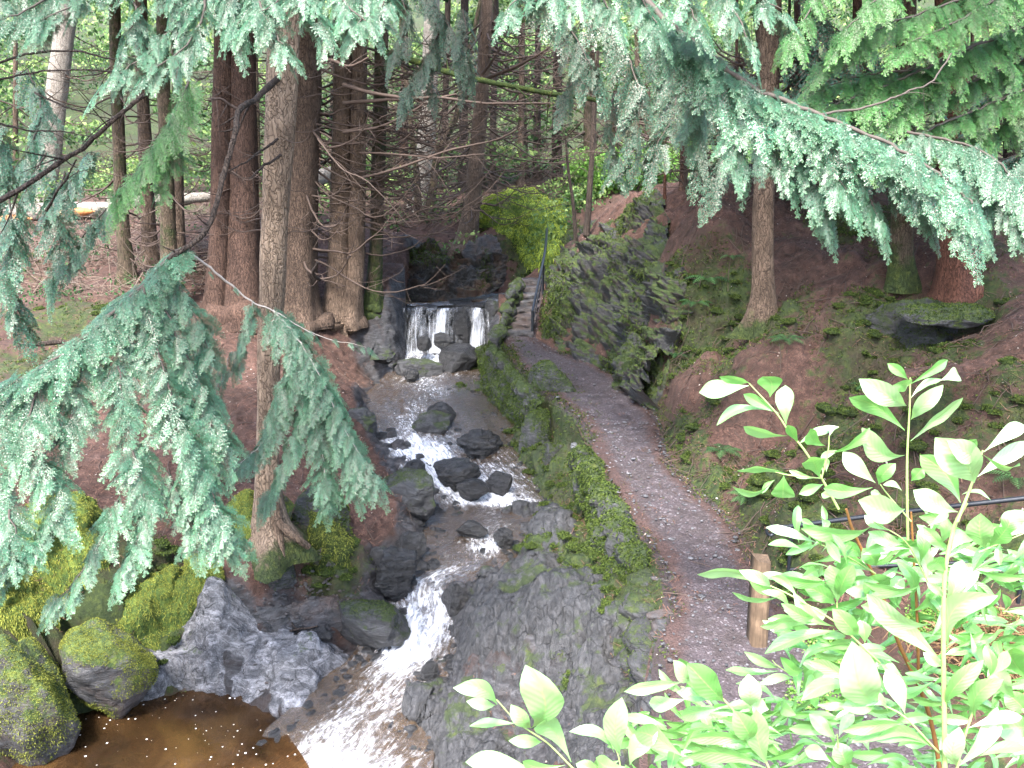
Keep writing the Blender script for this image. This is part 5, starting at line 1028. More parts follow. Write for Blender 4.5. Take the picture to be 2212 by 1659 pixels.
rb2 = thing('hemlock_bough', atY(1300, 20, 6.3), 'bright hemlock sprays hanging along the top edge right of centre', 'bough')
bough(rb2, [([(1000,-150,6.8),(1150,-100,6.6),(1300,-90,6.4),(1480,-90,6.3),(1700,-100,6.2)], .026, 0.288, 0.272, 0.064, .6),
    ([(1150,-80,6.6),(1130,-20,6.4),(1095,20,6.3)], .01, 0.240, 0.160, 0.060, .7), ([(1200,-80,6.5),(1190,-20,6.3),(1150,5,6.3)], .01, 0.240, 0.176, 0.060, .7), ([(1280,-70,6.4),(1300,0,6.3),(1330,35,6.2)], .01, 0.240, 0.176, 0.060, .7), ([(1360,-65,6.4),(1390,0,6.3),(1420,50,6.2)], .01, 0.256, 0.176, 0.060, .7), ([(1460,-60,6.3),(1480,0,6.2),(1510,50,6.1)], .01, 0.256, 0.176, 0.060, .7),
    ([(1550,-60,6.3),(1580,6.66667,6.2),(1620,83.3333,6.1),(1630,110,6.1)], .01, 0.256, 0.160, 0.060, .7), ([(1640,-60,6.2),(1650,0,6.1),(1690,20,6.1)], .01, 0.240, 0.160, 0.064, .7), ([(1240,-70,6.4),(1240,-10,6.3),(1225,20,6.3)], .01, 0.240, 0.160, 0.064, .7)], 'needles', 506, name='limb')
rb3 = thing('hemlock_bough', atY(1400, 180, 11), 'shaded blue green foliage hanging behind the mossy limb at upper centre right', 'bough')
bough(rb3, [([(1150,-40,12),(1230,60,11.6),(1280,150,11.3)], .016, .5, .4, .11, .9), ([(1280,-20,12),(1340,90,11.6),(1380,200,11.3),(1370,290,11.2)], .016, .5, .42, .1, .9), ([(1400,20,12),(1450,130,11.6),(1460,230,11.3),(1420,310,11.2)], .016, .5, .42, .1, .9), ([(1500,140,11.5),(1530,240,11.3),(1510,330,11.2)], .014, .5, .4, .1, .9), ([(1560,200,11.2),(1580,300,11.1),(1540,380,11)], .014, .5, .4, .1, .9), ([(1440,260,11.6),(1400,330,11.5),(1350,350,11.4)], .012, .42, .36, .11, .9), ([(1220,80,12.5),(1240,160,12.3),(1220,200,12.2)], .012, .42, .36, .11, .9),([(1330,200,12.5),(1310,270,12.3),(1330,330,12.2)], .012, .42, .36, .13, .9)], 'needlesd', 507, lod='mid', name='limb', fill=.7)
rt = thing('hemlock_tree', (6.6, 9.0, float(hgrid(np.array([[6.6, 9.0]]))[0])), 'hemlock beyond the right edge sending fresh green boughs into the corner', 'tree')
v, f, mk = trunk_mesh(np.array([[6.6, 9, rt.location[2] - .2], [6.6, 9, rt.location[2]], [6.6, 9, 0], [6.5, 9, 7], [6.5, 9, 12]]), np.array([.4, .36, .3, .15, .03]), 611); mb = MB(); mb.add(v, f, mk); mb.build('trunk', MT['bark'], rt)
mb = MB(); shade_crown(mb, (6.2, 9), 4.6, 13, 5.0, 5000, np.random.default_rng(2)); mb.build('shade_crown', MT['shade_crown'], rt, False)  # wide crown out of view, added to shade the ravine
opt = dict(face=.5)
bough(rt, [([(2300,20,8.6),(2180,70,8.3),(2080,110,8),(1960,165,7.8),(1820,220,7.6),(1690,268,7.5)], .02, 0.368, 0.288, 0.060, .5, opt), ([(2100,105,8),(1990,200,7.8),(1880,260,7.7),(1760,300,7.6)], .012, 0.320, 0.272, 0.068, .5, opt), ([(2000,150,7.9),(1880,160,7.8),(1770,190,7.7)], .012, 0.304, 0.240, 0.068, .5, opt),
    ([(2350,-80,8.4),(2200,-30,8),(2080,40,7.7),(1960,95,7.5)], .018, 0.352, 0.272, 0.064, .5, opt), ([(2150,-20,8),(2010,20,7.8),(1880,70,7.6),(1790,125,7.5)], .012, 0.320, 0.272, 0.068, .5, opt), ([(1950,-90,7.6),(1890,0,7.4),(1830,60,7.3)], .012, 0.288, 0.240, 0.068, .6, opt), ([(1800,-80,7.3),(1760,0,7.2),(1720,70,7.1)], .012, 0.256, 0.208, 0.068, .6, opt)], 'needlesg', 508)
bough(rt, [([(2350,130,8.6),(2220,190,8.2),(2100,240,8),(1980,290,7.8),(1880,335,7.7)], .018, 0.352, 0.288, 0.060, .6, opt), ([(2260,240,8.4),(2150,280,8.2),(2050,310,8)], .014, 0.336, 0.272, 0.068, .6, opt), ([(2250,120,8.4),(2150,150,8.2),(2060,200,8.1)], .014, 0.320, 0.272, 0.068, .6, opt)], 'needlesg', 509)
bough(rt, [([(1960,285,7.4),(2030,298,7.2),(2120,325,7),(2190,380,6.8),(2280,470,6.6)], .014, 0.240, 0.400, 0.048, .9, dict(face=.7)), ([(2080,310,7.1),(2110,390,7),(2130,460,6.9)], .01, 0.288, 0.224, 0.064, .9, dict(face=.7)), ([(2160,350,6.9),(2180,420,6.8),(2200,470,6.7)], .01, 0.288, 0.224, 0.064, .9, dict(face=.7)), ([(2250,300,7),(2240,380,6.8),(2250,460,6.7)], .01, 0.288, 0.224, 0.064, .9, dict(face=.7))], 'needles', 510)
# foliage further back at the right
for i, (lb, lim) in enumerate([
    ('dark hanging conifer foliage behind the brown slope tree', [([(1680,60,15),(1760,120,14.6),(1850,160,14.3),(1950,180,14)], .02, .7, .6, .13, .7), ([(1720,160,15),(1780,210,14.8),(1860,230,14.6)], .016, .6, .5, .14, .8), ([(1740,-20,15),(1800,60,14.7),(1870,90,14.4)], .016, .6, .5, .14, .8)]),
    ('shaded conifer foliage low behind the red barked tree', [([(2300,300,13),(2150,350,13.4),(2020,390,13.8)], .02, .6, .5, .13, .7), ([(2300,60,13),(2200,140,13),(2120,220,13)], .02, .6, .5, .13, .7), ([(2000,330,14),(1900,370,14),(1830,400,14)], .016, .5, .4, .14, .7)])]):
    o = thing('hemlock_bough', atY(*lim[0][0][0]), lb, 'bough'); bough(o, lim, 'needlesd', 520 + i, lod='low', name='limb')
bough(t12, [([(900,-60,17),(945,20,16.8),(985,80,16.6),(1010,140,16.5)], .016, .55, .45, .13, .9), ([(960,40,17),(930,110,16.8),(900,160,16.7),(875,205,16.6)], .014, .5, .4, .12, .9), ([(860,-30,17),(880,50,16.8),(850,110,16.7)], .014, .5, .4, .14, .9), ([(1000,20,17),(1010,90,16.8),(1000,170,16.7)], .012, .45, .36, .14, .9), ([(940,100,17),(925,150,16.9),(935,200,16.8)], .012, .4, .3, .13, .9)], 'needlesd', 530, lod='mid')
# ------------------------------------------------------------------ far wood, undergrowth, logs, litter
rg = np.random.default_rng(77)
def leaf_cloud(mb, c, rad, n, rg, size, flat=.6):
    d = norm(rg.normal(size=(n, 3))) * rg.uniform(.25, 1, n)[:, None] ** .5; p = c + d * np.asarray(rad)
    a = norm(rg.normal(size=(n, 3)) + np.array([0, 0, -.2])); s = norm(np.cross(a, rg.normal(size=(n, 3)))) * size * .32
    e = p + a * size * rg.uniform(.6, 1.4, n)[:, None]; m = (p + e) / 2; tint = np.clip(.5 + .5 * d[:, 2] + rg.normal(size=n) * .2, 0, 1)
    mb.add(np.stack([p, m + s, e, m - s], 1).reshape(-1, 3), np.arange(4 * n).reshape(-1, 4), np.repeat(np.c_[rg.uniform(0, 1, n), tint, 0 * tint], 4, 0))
mb = MB()
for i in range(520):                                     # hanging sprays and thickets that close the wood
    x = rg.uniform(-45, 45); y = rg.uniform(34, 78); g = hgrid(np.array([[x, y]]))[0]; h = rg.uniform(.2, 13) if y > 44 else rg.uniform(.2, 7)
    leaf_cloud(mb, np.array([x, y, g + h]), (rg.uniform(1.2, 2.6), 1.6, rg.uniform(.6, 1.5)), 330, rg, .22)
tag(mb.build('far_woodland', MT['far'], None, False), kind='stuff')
mb = MB()
for i in range(150):                                     # understorey left and centre
    x = rg.uniform(-24, 14); y = rg.uniform(27, 40); g = hgrid(np.array([[x, y]]))[0]; leaf_cloud(mb, np.array([x, y, g + rg.uniform(.1, 1.0)]), (rg.uniform(.5, 1.2), .8, .5), 150, rg, .13)
tag(mb.build('undergrowth', MT['far'], None, False), kind='stuff')
# bright laurel-leaved shrubs right of the black sapling
for i, (px, py, Y, r, lb) in enumerate([(1340,395,30,1.6,'bright green leafy shrub behind the black sapling'),(1420,370,32,1.7,'taller bright shrub in the gap under the right bough'),(1290,410,31,1.0,'small light green shrub at the crag top')]):
    c = atY(px, py, Y); o = thing('leafy_shrub', c - np.array([0, 0, r * .7]), lb, 'shrub', 'shrubs above the crag'); mb = MB()
    for k in range(9): leaf_cloud(mb, c + rg.normal(size=3) * r * np.array([.5, .3, .35]), (r * .4, r * .4, r * .28), 420, rg, .13)
    mb.build('foliage', MT['leafy'], o, False); mb = MB()
    for k in range(5): e = c + rg.normal(size=3) * r * .4; tube(mb, np.array([c - np.array([0, 0, r * .9]), (c + e) / 2 - np.array([0, 0, r * .3]), e]), .02, 5)
    mb.build('stems', MT['dead'], o)
# fallen logs
la, lb_ = atY(-60, 470, 27), atY(260, 452, 27.5); fl = thing('fallen_log', (la + lb_) / 2, 'fallen trunk split open to orange heartwood, far left', 'log', 'fallen logs in the wood')
v, f, mk = trunk_mesh(np.array([la, (la + lb_) / 2 + [0, 0, .05], lb_]), np.array([.3, .27, .22]), 701, flare=0); mb = MB(); mb.add(v, f, mk); mb.build('trunk', MT['barkp'], fl)
sa, sb = atY(118, 463, 26.6), atY(205, 457, 26.8); mb = MB(); tube(mb, smooth_line([sa, (sa + sb) / 2 + [0, -.03, .03], sb], 20), .15 * np.sin(np.linspace(.15, 3, 20)), 8); mb.build('split_wood', MT['scar'], fl)
sa, sb = atY(-20, 475, 26.5), atY(70, 472, 26.5); mb = MB(); tube(mb, smooth_line([sa, (sa + sb) / 2, sb], 20), .13 * np.sin(np.linspace(.15, 3, 20)), 8); mb.build('split_wood', MT['scar'], fl)
for i, (pa, pb, Ya, Yb, r, lb) in enumerate([((230,440),(460,425),29,31,.2,'grey fallen trunk continuing right of the orange split one'),((655,395),(725,372),29,30,.26,'pale fallen log between the trunks above the stream bank'),((60,745),(140,738),16,16.4,.05,'thin dark rotten pole lying on the mossy left ground')]):
    a, b = atY(*pa, Ya), atY(*pb, Yb); v, f, mk = trunk_mesh(np.array([a, (a + b) / 2, b]), np.array([r, r * .95, r * .8]), 710 + i, flare=0); mb = MB(); mb.add(v, f, mk); o = mb.build('fallen_log', MT['barkp' if i < 2 else 'barkd']); tag(o, lb, 'log', 'fallen logs in the wood')
# sticks in and by the stream
def stick(name, pts, w0, w1, mat, lb, forks=()):
    o = thing(name, atY(*pts[0]), lb, 'stick'); px_branch(o, pts, w0, w1, mat, 'stem', 2, 3, .12)
    for fp in forks: px_branch(o, fp, w0 * .6, w1 * .6, mat, 'fork', 0, 4)
    return o
yy_ = gh(1160, 1135)[1]
stick('fallen_stick', [(1112,1150,yy_),(1140,1135,yy_-.05),(1165,1126,yy_-.05),(1200,1128,yy_-.1),(1225,1114,yy_)], 7, 4, 'scar', 'bent orange brown stick lying across the rocks at the stream edge', [[(1185,1125,yy_-.08),(1200,1140,yy_-.15),(1197,1170,yy_-.3)]])
yy_ = gh(600, 1565)[1] - .1
stick('fallen_stick', [(548,1592,yy_),(585,1575,yy_+.05),(620,1560,yy_+.1),(662,1545,yy_+.12)], 6, 9, 'barkm', 'mossy broken branch at the edge of the brown pool', [[(600,1568,yy_+.05),(590,1560,yy_+.1)]])
yy_ = gh(620, 1365)[1] - .05
stick('fallen_stick', [(560,1362,yy_),(600,1368,yy_),(640,1362,yy_),(690,1352,yy_)], 6, 4, 'barkd', 'dark wet stick on the pink gravel patch', [[(630,1345,yy_+.1),(650,1372,yy_)]])
yy_ = gh(640, 1485)[1] - .04
stick('fallen_stick', [(595,1460,yy_),(640,1482,yy_),(690,1500,yy_)], 3, 2, 'twigp', 'thin pale twig on the grey outcrop above the pool')
# ground litter: dead twigs on the slopes
mb = MB()
for i in range(2000):
    if i < 1200: q = np.array([rg.uniform(2.2, 8), rg.uniform(9, 20)])
    else: q = np.array([rg.uniform(-9, -1.8), rg.uniform(11.5, 27)])
    if abs(q[0]) > q[1] * .62: continue
    z = hgrid(q[None])[0] + .02; L = rg.uniform(.1, .5); a = rg.uniform(0, 6.28); e = q + np.array([math.cos(a), math.sin(a)]) * L; z2 = hgrid(e[None])[0] + .03
    tube(mb, np.array([[*q, z], [*((q + e) / 2 + rg.normal(size=2) * .02), (z + z2) / 2 + .02], [*e, z2]]), rg.uniform(.003, .008), 4, cap=False)
tag(mb.build('twig_litter', MT['dead']), kind='stuff', label='dead twigs strewn over the needle covered slopes', cat='twigs')
mb = MB(); n = 9000
q = np.c_[rg.uniform(-9, 8, n), rg.uniform(8, 28, n)]; q = q[np.abs(q[:, 0]) < q[:, 1] * .62]; dS = band(q, SL, SR)[0]; q = q[dS > .25]
p = np.c_[q, hgrid(q) + .015]; k = len(p); a = rg.uniform(0, 6.28, k); s = rg.uniform(.008, .022, k); d1 = np.c_[np.cos(a), np.sin(a), rg.normal(size=k) * .3] * s[:, None]; d2 = np.c_[-np.sin(a), np.cos(a), rg.normal(size=k) * .3] * s[:, None] * .6
mb.add(np.stack([p - d1, p + d2, p + d1, p - d2], 1).reshape(-1, 3), np.arange(4 * k).reshape(-1, 4), np.repeat(rg.uniform(0, 1, (k, 1)) * np.ones((1, 3)), 4, 0))
tag(mb.build('leaf_litter', MT['litter'], None, False), kind='stuff', label='pale dead leaf flakes over path and banks', cat='leaf litter')
# moss and grass tufts growing on the banks where the ground is mossy
nearm = msk[:, 0].reshape(len(gx), len(gy)); sel = np.where((msk[:, 0] > .35) & (gp[:, 1] > 8) & (gp[:, 1] < 30) & (np.abs(gp[:, 0]) < gp[:, 1] * .62))[0]
k = rg.choice(sel, min(60000, len(sel) * 3)); p = gp[k] + rg.normal(size=(len(k), 3)) * np.array([.03, .03, .005]); mb = MB()
sc_ = np.clip(p[:, 1:2] / 14, .7, 2); blades(mb, p, gn[k], .05 * sc_, .008 * sc_, rg=rg); tag(mb.build('bank_moss', MT['fuzz'], None, False), kind='stuff')
# raised moss cushions on the banks
mb, mf = MB(), MB(); sel2 = np.where((msk[:, 0] > .45) & (gp[:, 1] > 8) & (gp[:, 1] < 22) & (np.abs(gp[:, 0]) < gp[:, 1] * .6) & (dp > .15) & (dt > .1))[0]
for i, k in enumerate(rg.choice(sel2, 520)):
    s_ = rg.uniform(.06, .2) * (1.6 if rg.uniform() < .15 else 1); v, f = rock_shape((s_ * rg.uniform(1, 1.6), s_, s_ * rg.uniform(.3, .5)), int(k), 3, 2, .22, rg.uniform(0, 6)); c = gp[k] - gn[k] * s_ * .03; mb.add(v + c, f)
    q, n = surface_points(v, f, int(80 + 1400 * s_), rg, lambda q, n: np.clip(n[:, 2] + .4, 0, 1)); blades(mf, q + c, n, .035, .006, rg=rg)
tag(mb.build('moss_cushions', MT['cushion']), kind='stuff'); tag(mf.build('moss_fronds', MT['fuzz'], None, False), kind='stuff')
# fallen needles and cone scales lying thick on the litter slopes
mb = MB(); n = 70000; q = np.c_[rg.uniform(-9.5, 9, n), rg.uniform(8.5, 24, n)]; q = q[(np.abs(q[:, 0]) < q[:, 1] * .6) & (band(q, SL, SR)[0] > .3)]
p = np.c_[q, hgrid(q) + .012 + .02 * rg.uniform(0, 1, len(q))]; k = len(p); a = rg.uniform(0, 6.28, k); L = rg.uniform(.02, .07, k)[:, None]; d1 = np.c_[np.cos(a), np.sin(a), rg.normal(size=k) * .25] * L; d2 = np.c_[-np.sin(a), np.cos(a), 0 * a] * .003
mb.add(np.stack([p - d1 - d2, p - d1 + d2, p + d1 + d2, p + d1 - d2], 1).reshape(-1, 3), np.arange(4 * k).reshape(-1, 4), np.repeat(rg.uniform(0, 1, (k, 1)) * np.ones((1, 3)), 4, 0))
tag(mb.build('needle_litter', MT['rust'], None, False), kind='stuff')
# brushwood and bleached scraps on the left of the wood
mb = MB(); rgb = np.random.default_rng(55)
for i in range(420):
    px, py = rgb.uniform(-80, 560), rgb.uniform(455, 640); p = gh(px, py)
    for k in range(4):
        d = norm(rgb.normal(size=3) * np.array([1, 1, .5]) + np.array([0, 0, .35])); L = rgb.uniform(.3, 1.1); e = p + d * L; tube(mb, np.array([p, (p + e) / 2 + rgb.normal(size=3) * .06, e - np.array([0, 0, .1 * L])]), rgb.uniform(.004, .011), 3, cap=False)
tag(mb.build('brushwood', MT['twigp2'], None, False), kind='stuff')
mb = MB()
for i in range(70):
    px, py = rgb.uniform(-80, 420), rgb.uniform(460, 660); leaf_cloud(mb, gh(px, py) + np.array([0, 0, .12]), (.4, .4, .15), 30, rgb, .08)
tag(mb.build('brush_leaves', MT['fern'], None, False), kind='stuff')
# ferns on crag and banks
def fern(px, py, s, lb, i):
    b = gh(px, py); rg = np.random.default_rng(i); mb = MB()
    for k in range(7):
        a = k * .9 + rg.uniform(-.3, .3); d = np.array([math.cos(a), math.sin(a), .9]); t = np.linspace(0, 1, 14); c = b + np.array([0, 0, .02]) + d * (t * s)[:, None] - np.array([0, 0, 1]) * (s * .9 * t ** 2)[:, None]
        tg = norm(np.gradient(c, axis=0)); sd = norm(np.cross(tg, [0, 0, 1.0])); w = s * .24 * np.sin(np.clip(t * .95 + .08, 0, 1) * np.pi)
        for sg in (-1, 1):
            e = c + sd * sg * w[:, None] + tg * (w * .4)[:, None] - np.array([0, 0, 1]) * (w * .3)[:, None]; h = tg * s * .028
            mb.add(np.stack([c - h, c + h, e + h * .3, e - h * .3], 1).reshape(-1, 3), np.arange(56).reshape(-1, 4), np.full((56, 3), rg.uniform(0, 1)))
    return tag(mb.build('fern', MT['fern'], None, False), lb, 'fern', 'ferns on the banks')
for i, (px, py, s, lb) in enumerate([(1530,610,.5,'fern on the bank left of the brown slope tree'),(1500,660,.4,'low fern below the others on the slope beside the crag'),(1340,740,.35,'fern at the foot of the crag beside the path'),(1310,700,.3,'small fern in a crack of the slate crag'),(2190,1040,.35,'fern at the far right edge above the railing'),(930,480,.5,'pale young fern in the litter left of the leaning tree'),(945,545,.4,'fern on the dark bank under the leaning tree'),(1460,770,.3,'fern above the near end of the crag'),(1560,980,.35,'fern on the mossy foot of the right bank above the path bend'),(1700,740,.35,'fern below the root of the brown slope tree'),(1870,840,.3,'fern on the slope under the mossy rock hollow'),(420,1270,.3,'fern above the pale outcrop by the pool'),(1610,1080,.3,'fern beside the path before the railing scroll'),(1580,560,.35,'fern high on the slope near the crag top')]):
    fern(px, py, s, lb, 800 + i)
# herbs and dead bracken under the laurel
mb = MB()
for i in range(1500):
    px, py = (rg.uniform(1640, 1830), rg.uniform(1380, 1560)) if i < 900 else (rg.uniform(1960, 2230), rg.uniform(1330, 1400)); p = gh(px, py) + np.array([0, 0, rg.uniform(.02, .12)])
    if vnoise(p[None] * 2.5, 5)[0] < -.1: continue
    leaf_cloud(mb, p, (.05, .05, .03), 8, rg, .035)
tag(mb.build('ground_herbs', MT['leafy'], None, False), kind='stuff', label='small round leaved herbs growing on the gravel under the laurel', cat='herbs')
mb = MB(); c0 = gh(2150, 1410)
p = c0 + rg.normal(size=(900, 3)) * np.array([.35, .25, .07]) + np.array([0, 0, .1]); blades(mb, p, norm(rg.normal(size=(900, 3)) * np.array([1, 1, .2])), .3, .008, rg=rg, up=1.5)
tag(mb.build('bracken_heap', MT['straw'], None, False), 'heap of dead orange bracken behind the laurel at the right edge', 'bracken')
# ------------------------------------------------------------------ the cherry laurel in front
LEN = {}
def leaf(mb, b, t, vis, rg, fold=.28, tone=None):
    """leaf blade from stalk point b to tip t (3-D), vis = visible width over length"""
    ax = t - b; L = np.linalg.norm(ax); ax = ax / L; view = norm(-(b + t) / 2); s0 = norm(np.cross(ax, view)); n0 = np.cross(s0, ax)
    tw = max(vis, .24) ; roll = math.acos(min(1, vis / tw)) * rg.choice([-1, 1]) + rg.normal() * .12
    sd = s0 * math.cos(roll) + n0 * math.sin(roll); nn = np.cross(sd, ax); nn = nn if nn[2] > -.2 or nn @ view > 0 else -nn
    nu, nv = 15, 9; u = np.linspace(0, 1, nu); v = np.linspace(-1, 1, nv); w = (np.sin(np.pi * u ** 1.42) ** .8 * (.55 + .45 * u) * 1.14) * .5 * tw * L; w = np.where(u > .9, w * np.clip(1 - (u - .9) * 3, 0, 1), w)
    w = np.maximum(w, .004 * L); st = .08
    arch = rg.uniform(.05, .2) * rg.choice([1, 1, 1, -.6]); tipc = rg.uniform(-.02, .2); bend = rg.normal() * .08; ph = rg.uniform(0, 6); wav = rg.uniform(.03, .16)
    U, V = np.meshgrid(u, v, indexing='ij')
    off = arch * np.sin(np.pi * U) * L - tipc * L * U ** 4 * 0
    c = b + ax * (L * (st * (1 - U) * 0 + U))[..., None] + nn * off[..., None] + sd * (bend * np.sin(np.pi * U) * L)[..., None]
    p = c + sd * (w[:, None] * V)[..., None] + nn * (fold * np.abs(V) * w[:, None] + wav * w[:, None] * np.sin(U * 14 + ph + V) * np.abs(V))[..., None] - np.array([0, 0, 1]) * (tipc * L * U ** 3)[..., None]
    tn = rg.uniform(.2, 1.0) if tone is None else tone
    mb.add(p.reshape(-1, 3), grid_faces(nu, nv), np.c_[np.full(U.size, tn), U.ravel(), V.ravel()])
lau = thing('laurel_shrub', (2.1, 2.6, float(hgrid(np.array([[2.1, 2.6]]))[0])), 'cherry laurel with large glossy bright leaves in the bottom right corner', 'shrub')
K6 = lambda x, y: (1474.7 + x / 3, 553 + y / 3); K9 = lambda x, y: (1474.7 + x / 3, 1106 + y / 3); K8 = lambda x, y: (737.3 + x / 3, 1106 + y / 3)
def shoot(K, Y, stem, leaves, seed, sw=(9, 5), mat='stem', dy=.0, auto=0, **kw):
    rg = np.random.default_rng(seed); n = len(stem)
    p = np.array([atY(*K(x, y), Y + dy * i / max(1, n - 1)) for i, (x, y) in enumerate(stem)]) if n else None
    st = None
    if n:
        c = smooth_line(p, 30); r = np.linspace(sw[0], sw[1], 30) / 2 * mpp(p[0]) / 3 * 1.6; mb = MB(); tube(mb, c, r, 8); st = mb.build('shoot', MT[mat], lau)
    mb = MB()
    for (bx, by, tx, ty, w) in leaves:
        b = np.array(K(bx, by)); t = np.array(K(tx, ty)); yb = Y + rg.normal() * .03
        if n:
            sp = np.array([K(*q) for q in stem]); k = np.argmin(((sp - b) ** 2).sum(1)); yb = Y + dy * k / max(1, n - 1)
        d = np.linalg.norm(t - b); yt = yb + rg.uniform(-.07, .04); leaf(mb, atY(*b, yb), atY(*t, yt), (w / 3) / d * .85, rg)
    for k in range(auto):
        i = int(rg.integers(4, 30)); l = rg.uniform(.08, .13); dd = norm(norm(np.gradient(c, axis=0))[i] * .5 + rg.normal(size=3) * .7 + np.array([0, -.1, .15])); leaf(mb, c[i], c[i] + dd * l, rg.uniform(.2, .36), rg)
    if not mb.v: return
    if st is None:
        mb.build('leaves', MT['laurel'], lau); return
    mb.build('leaves', MT['laurel'], st)
shoot(K6, 1.9, [(1460,1900),(1455,1600),(1455,1300),(1470,1000),(1475,790)], [(1475,830,1720,650,75),(1460,800,1330,680,70),(1450,970,1150,730,150),(1450,850,1370,790,50),(1670,805,1790,755,95),(1480,920,1680,800,60),(1480,1060,1690,820,110),(1475,1200,1815,925,90),(1440,1130,1078,920,110),(1440,1290,1165,1080,125)], 1, (12, 6))
shoot(K6, 1.85, [(1010,1640),(900,1440),(790,1260),(690,1140),(600,1010),(430,825)], [(430,840,110,835,135),(430,820,240,745,45),(565,915,520,745,160),(670,1095,668,820,145),(625,1020,395,880,85),(570,1000,225,1030,60),(680,1165,400,1040,55),(750,1220,1015,1080,65),(750,1210,680,1085,50)], 2, (11, 5))
shoot(K6, 1.84, [(900,1440),(940,1280),(950,1165)], [(925,1230,830,1100,70),(950,1280,1220,1050,80),(950,1170,945,1110,30),(905,1400,1000,1250,60),(930,1400,905,1290,60)], 3, (7, 4))
shoot(K6, 1.83, [(890,1440),(690,1420),(600,1400)], [(690,1415,355,1370,55),(600,1440,325,1480,45),(655,1420,650,1550,115),(600,1450,515,1520,45),(860,1440,690,1385,55),(890,1440,830,1290,85),(910,1480,755,1530,70),(960,1560,900,1530,60)], 4, (6, 3))
shoot(K6, 1.8, [(1480,1720),(1340,1560),(1280,1480)], [(1250,1470,1040,1250,140),(1270,1480,1385,1300,90),(1230,1500,920,1440,95),(1440,1640,1140,1560,140),(1300,1560,1220,1520,60),(1420,1520,1300,1460,60),(1480,1460,1560,1360,90)], 5, (7, 4))
shoot(K6, 1.6, [(1780,1720),(1880,1460),(1945,1260)], [(1890,1470,1640,1150,235),(1800,1600,1540,1280,205),(1910,1270,1815,1180,95),(1950,1270,2212,1080,115),(1910,1430,2260,1190,125),(1950,1290,2180,1340,35),(1810,1545,2000,1570,45),(1785,1659,1500,1480,160),(1900,1260,1720,1160,90)], 6, (14, 7))
shoot(K9, 1.62, [(1700,1900),(1695,1400),(1690,800),(1700,400),(1760,100),(1840,-60)], [(1680,970,1280,600,165),(1640,720,1200,470,115),(1720,890,2050,490,175),(1700,1250,1950,950,115),(1720,700,1930,330,130),(1690,560,1580,450,60),(1700,240,1560,90,90),(1710,400,1590,290,80),(1740,250,1860,140,110),(1700,620,1820,260,150),(1690,1000,1560,900,80)], 7, (22, 12))
shoot(K9, 2.0, [(1680,1800),(1640,1500),(1560,1200),(1400,850),(1300,560),(1200,330),(1100,110),(1060,-20)], [], 8, (20, 10), 'stemb')
shoot(K9, 2.0, [(1530,1110),(1520,700),(1500,350),(1480,0)], [], 9, (14, 8), 'stemb')
shoot(K9, 1.75, [(1280,980),(1090,800),(970,700),(700,540),(500,450)], [(500,470,95,400,75),(570,490,370,315,75),(650,540,320,505,50),(880,720,505,735,55),(1020,770,535,885,115),(750,560,580,380,75),(980,740,720,500,95),(1140,800,975,580,110),(860,680,640,580,75),(1180,850,1150,690,120)], 10, (9, 5))
shoot(K9, 1.85, [(1000,620),(1000,560)], [(1000,590,960,280,140),(1000,570,700,400,95),(1010,560,1110,300,100),(990,600,780,470,90),(940,640,660,590,110)], 11, (6, 4))
shoot(K9, 1.9, [(1250,400),(1050,280),(870,200)], [(870,200,540,90,80),(900,220,780,60,75),(880,210,670,240,65),(980,190,800,70,75),(1230,90,775,40,105),(1150,300,930,200,90),(1250,350,1170,220,110),(1240,390,980,290,120)], 12, (7, 4))
shoot(K9, 1.78, [(1700,560),(1600,470),(1450,200),(1250,70)], [(1580,450,1480,170,135),(1560,470,1170,430,85),(1480,240,1170,220,90),(1430,210,1200,130,100),(1540,330,1570,30,110),(1680,200,1720,0,80),(1590,90,1720,-10,60),(1330,120,1180,10,100)], 13, (8, 4))
shoot(K9, 2.05, [(1300,620),(1290,540)], [(1280,520,1060,490,160),(1330,480,1180,400,130),(1300,560,1420,420,110),(1350,700,1130,680,100)], 14, (5, 3))
shoot(K9, 1.65, [(1660,1560),(1440,1330),(1280,1240),(1150,1140)], [(1280,1230,1100,800,205),(1440,1310,1320,1010,155),(1150,1140,825,930,115),(1150,1160,770,1200,95),(1430,1360,1040,1340,95),(1640,1530,1250,1420,115),(1640,1540,1100,1450,120),(1250,1250,1030,1250,100),(1330,1290,1050,1180,110)], 15, (9, 5))
shoot(K9, 1.95, [(760,1090),(620,1000),(580,960)], [(620,1010,400,910,65),(620,1030,280,1020,55),(720,1080,500,1100,65),(720,1060,650,930,65),(760,1160,990,980,135),(770,1150,870,1010,110)], 16, (6, 3))
shoot(K9, 1.6, [(620,1800),(480,1500),(280,1230),(120,1120),(-20,1050)], [(270,1230,30,950,145),(200,1210,-40,1170,105),(440,1260,430,1000,135),(250,1270,-10,1300,110),(550,1640,480,1260,155),(540,1659,30,1540,115),(440,1470,330,1260,115),(480,1500,40,1430,95),(60,1090,-60,960,80),(560,1280,450,1240,140)], 17, (10, 5))
shoot(K9, 1.7, [(1090,1800),(1020,1560),(1000,1440)], [(1070,1659,1000,1470,155),(960,1620,790,1540,125),(1000,1450,690,1400,85),(1010,1460,1110,1290,90),(1060,1700,740,1640,120),(1000,1470,820,1300,110)], 18, (8, 5))
shoot(K9, 1.62, [(1740,1850),(1800,1560),(1880,1300),(1990,1060)], [(1770,1659,2050,1200,140),(1780,1650,1800,1350,115),(1850,1600,2240,1500,80),(1900,1350,2090,1020,100),(1850,1400,2200,1330,100),(1990,1070,1960,860,90),(2000,1060,2110,880,90)], 19, (12, 7))
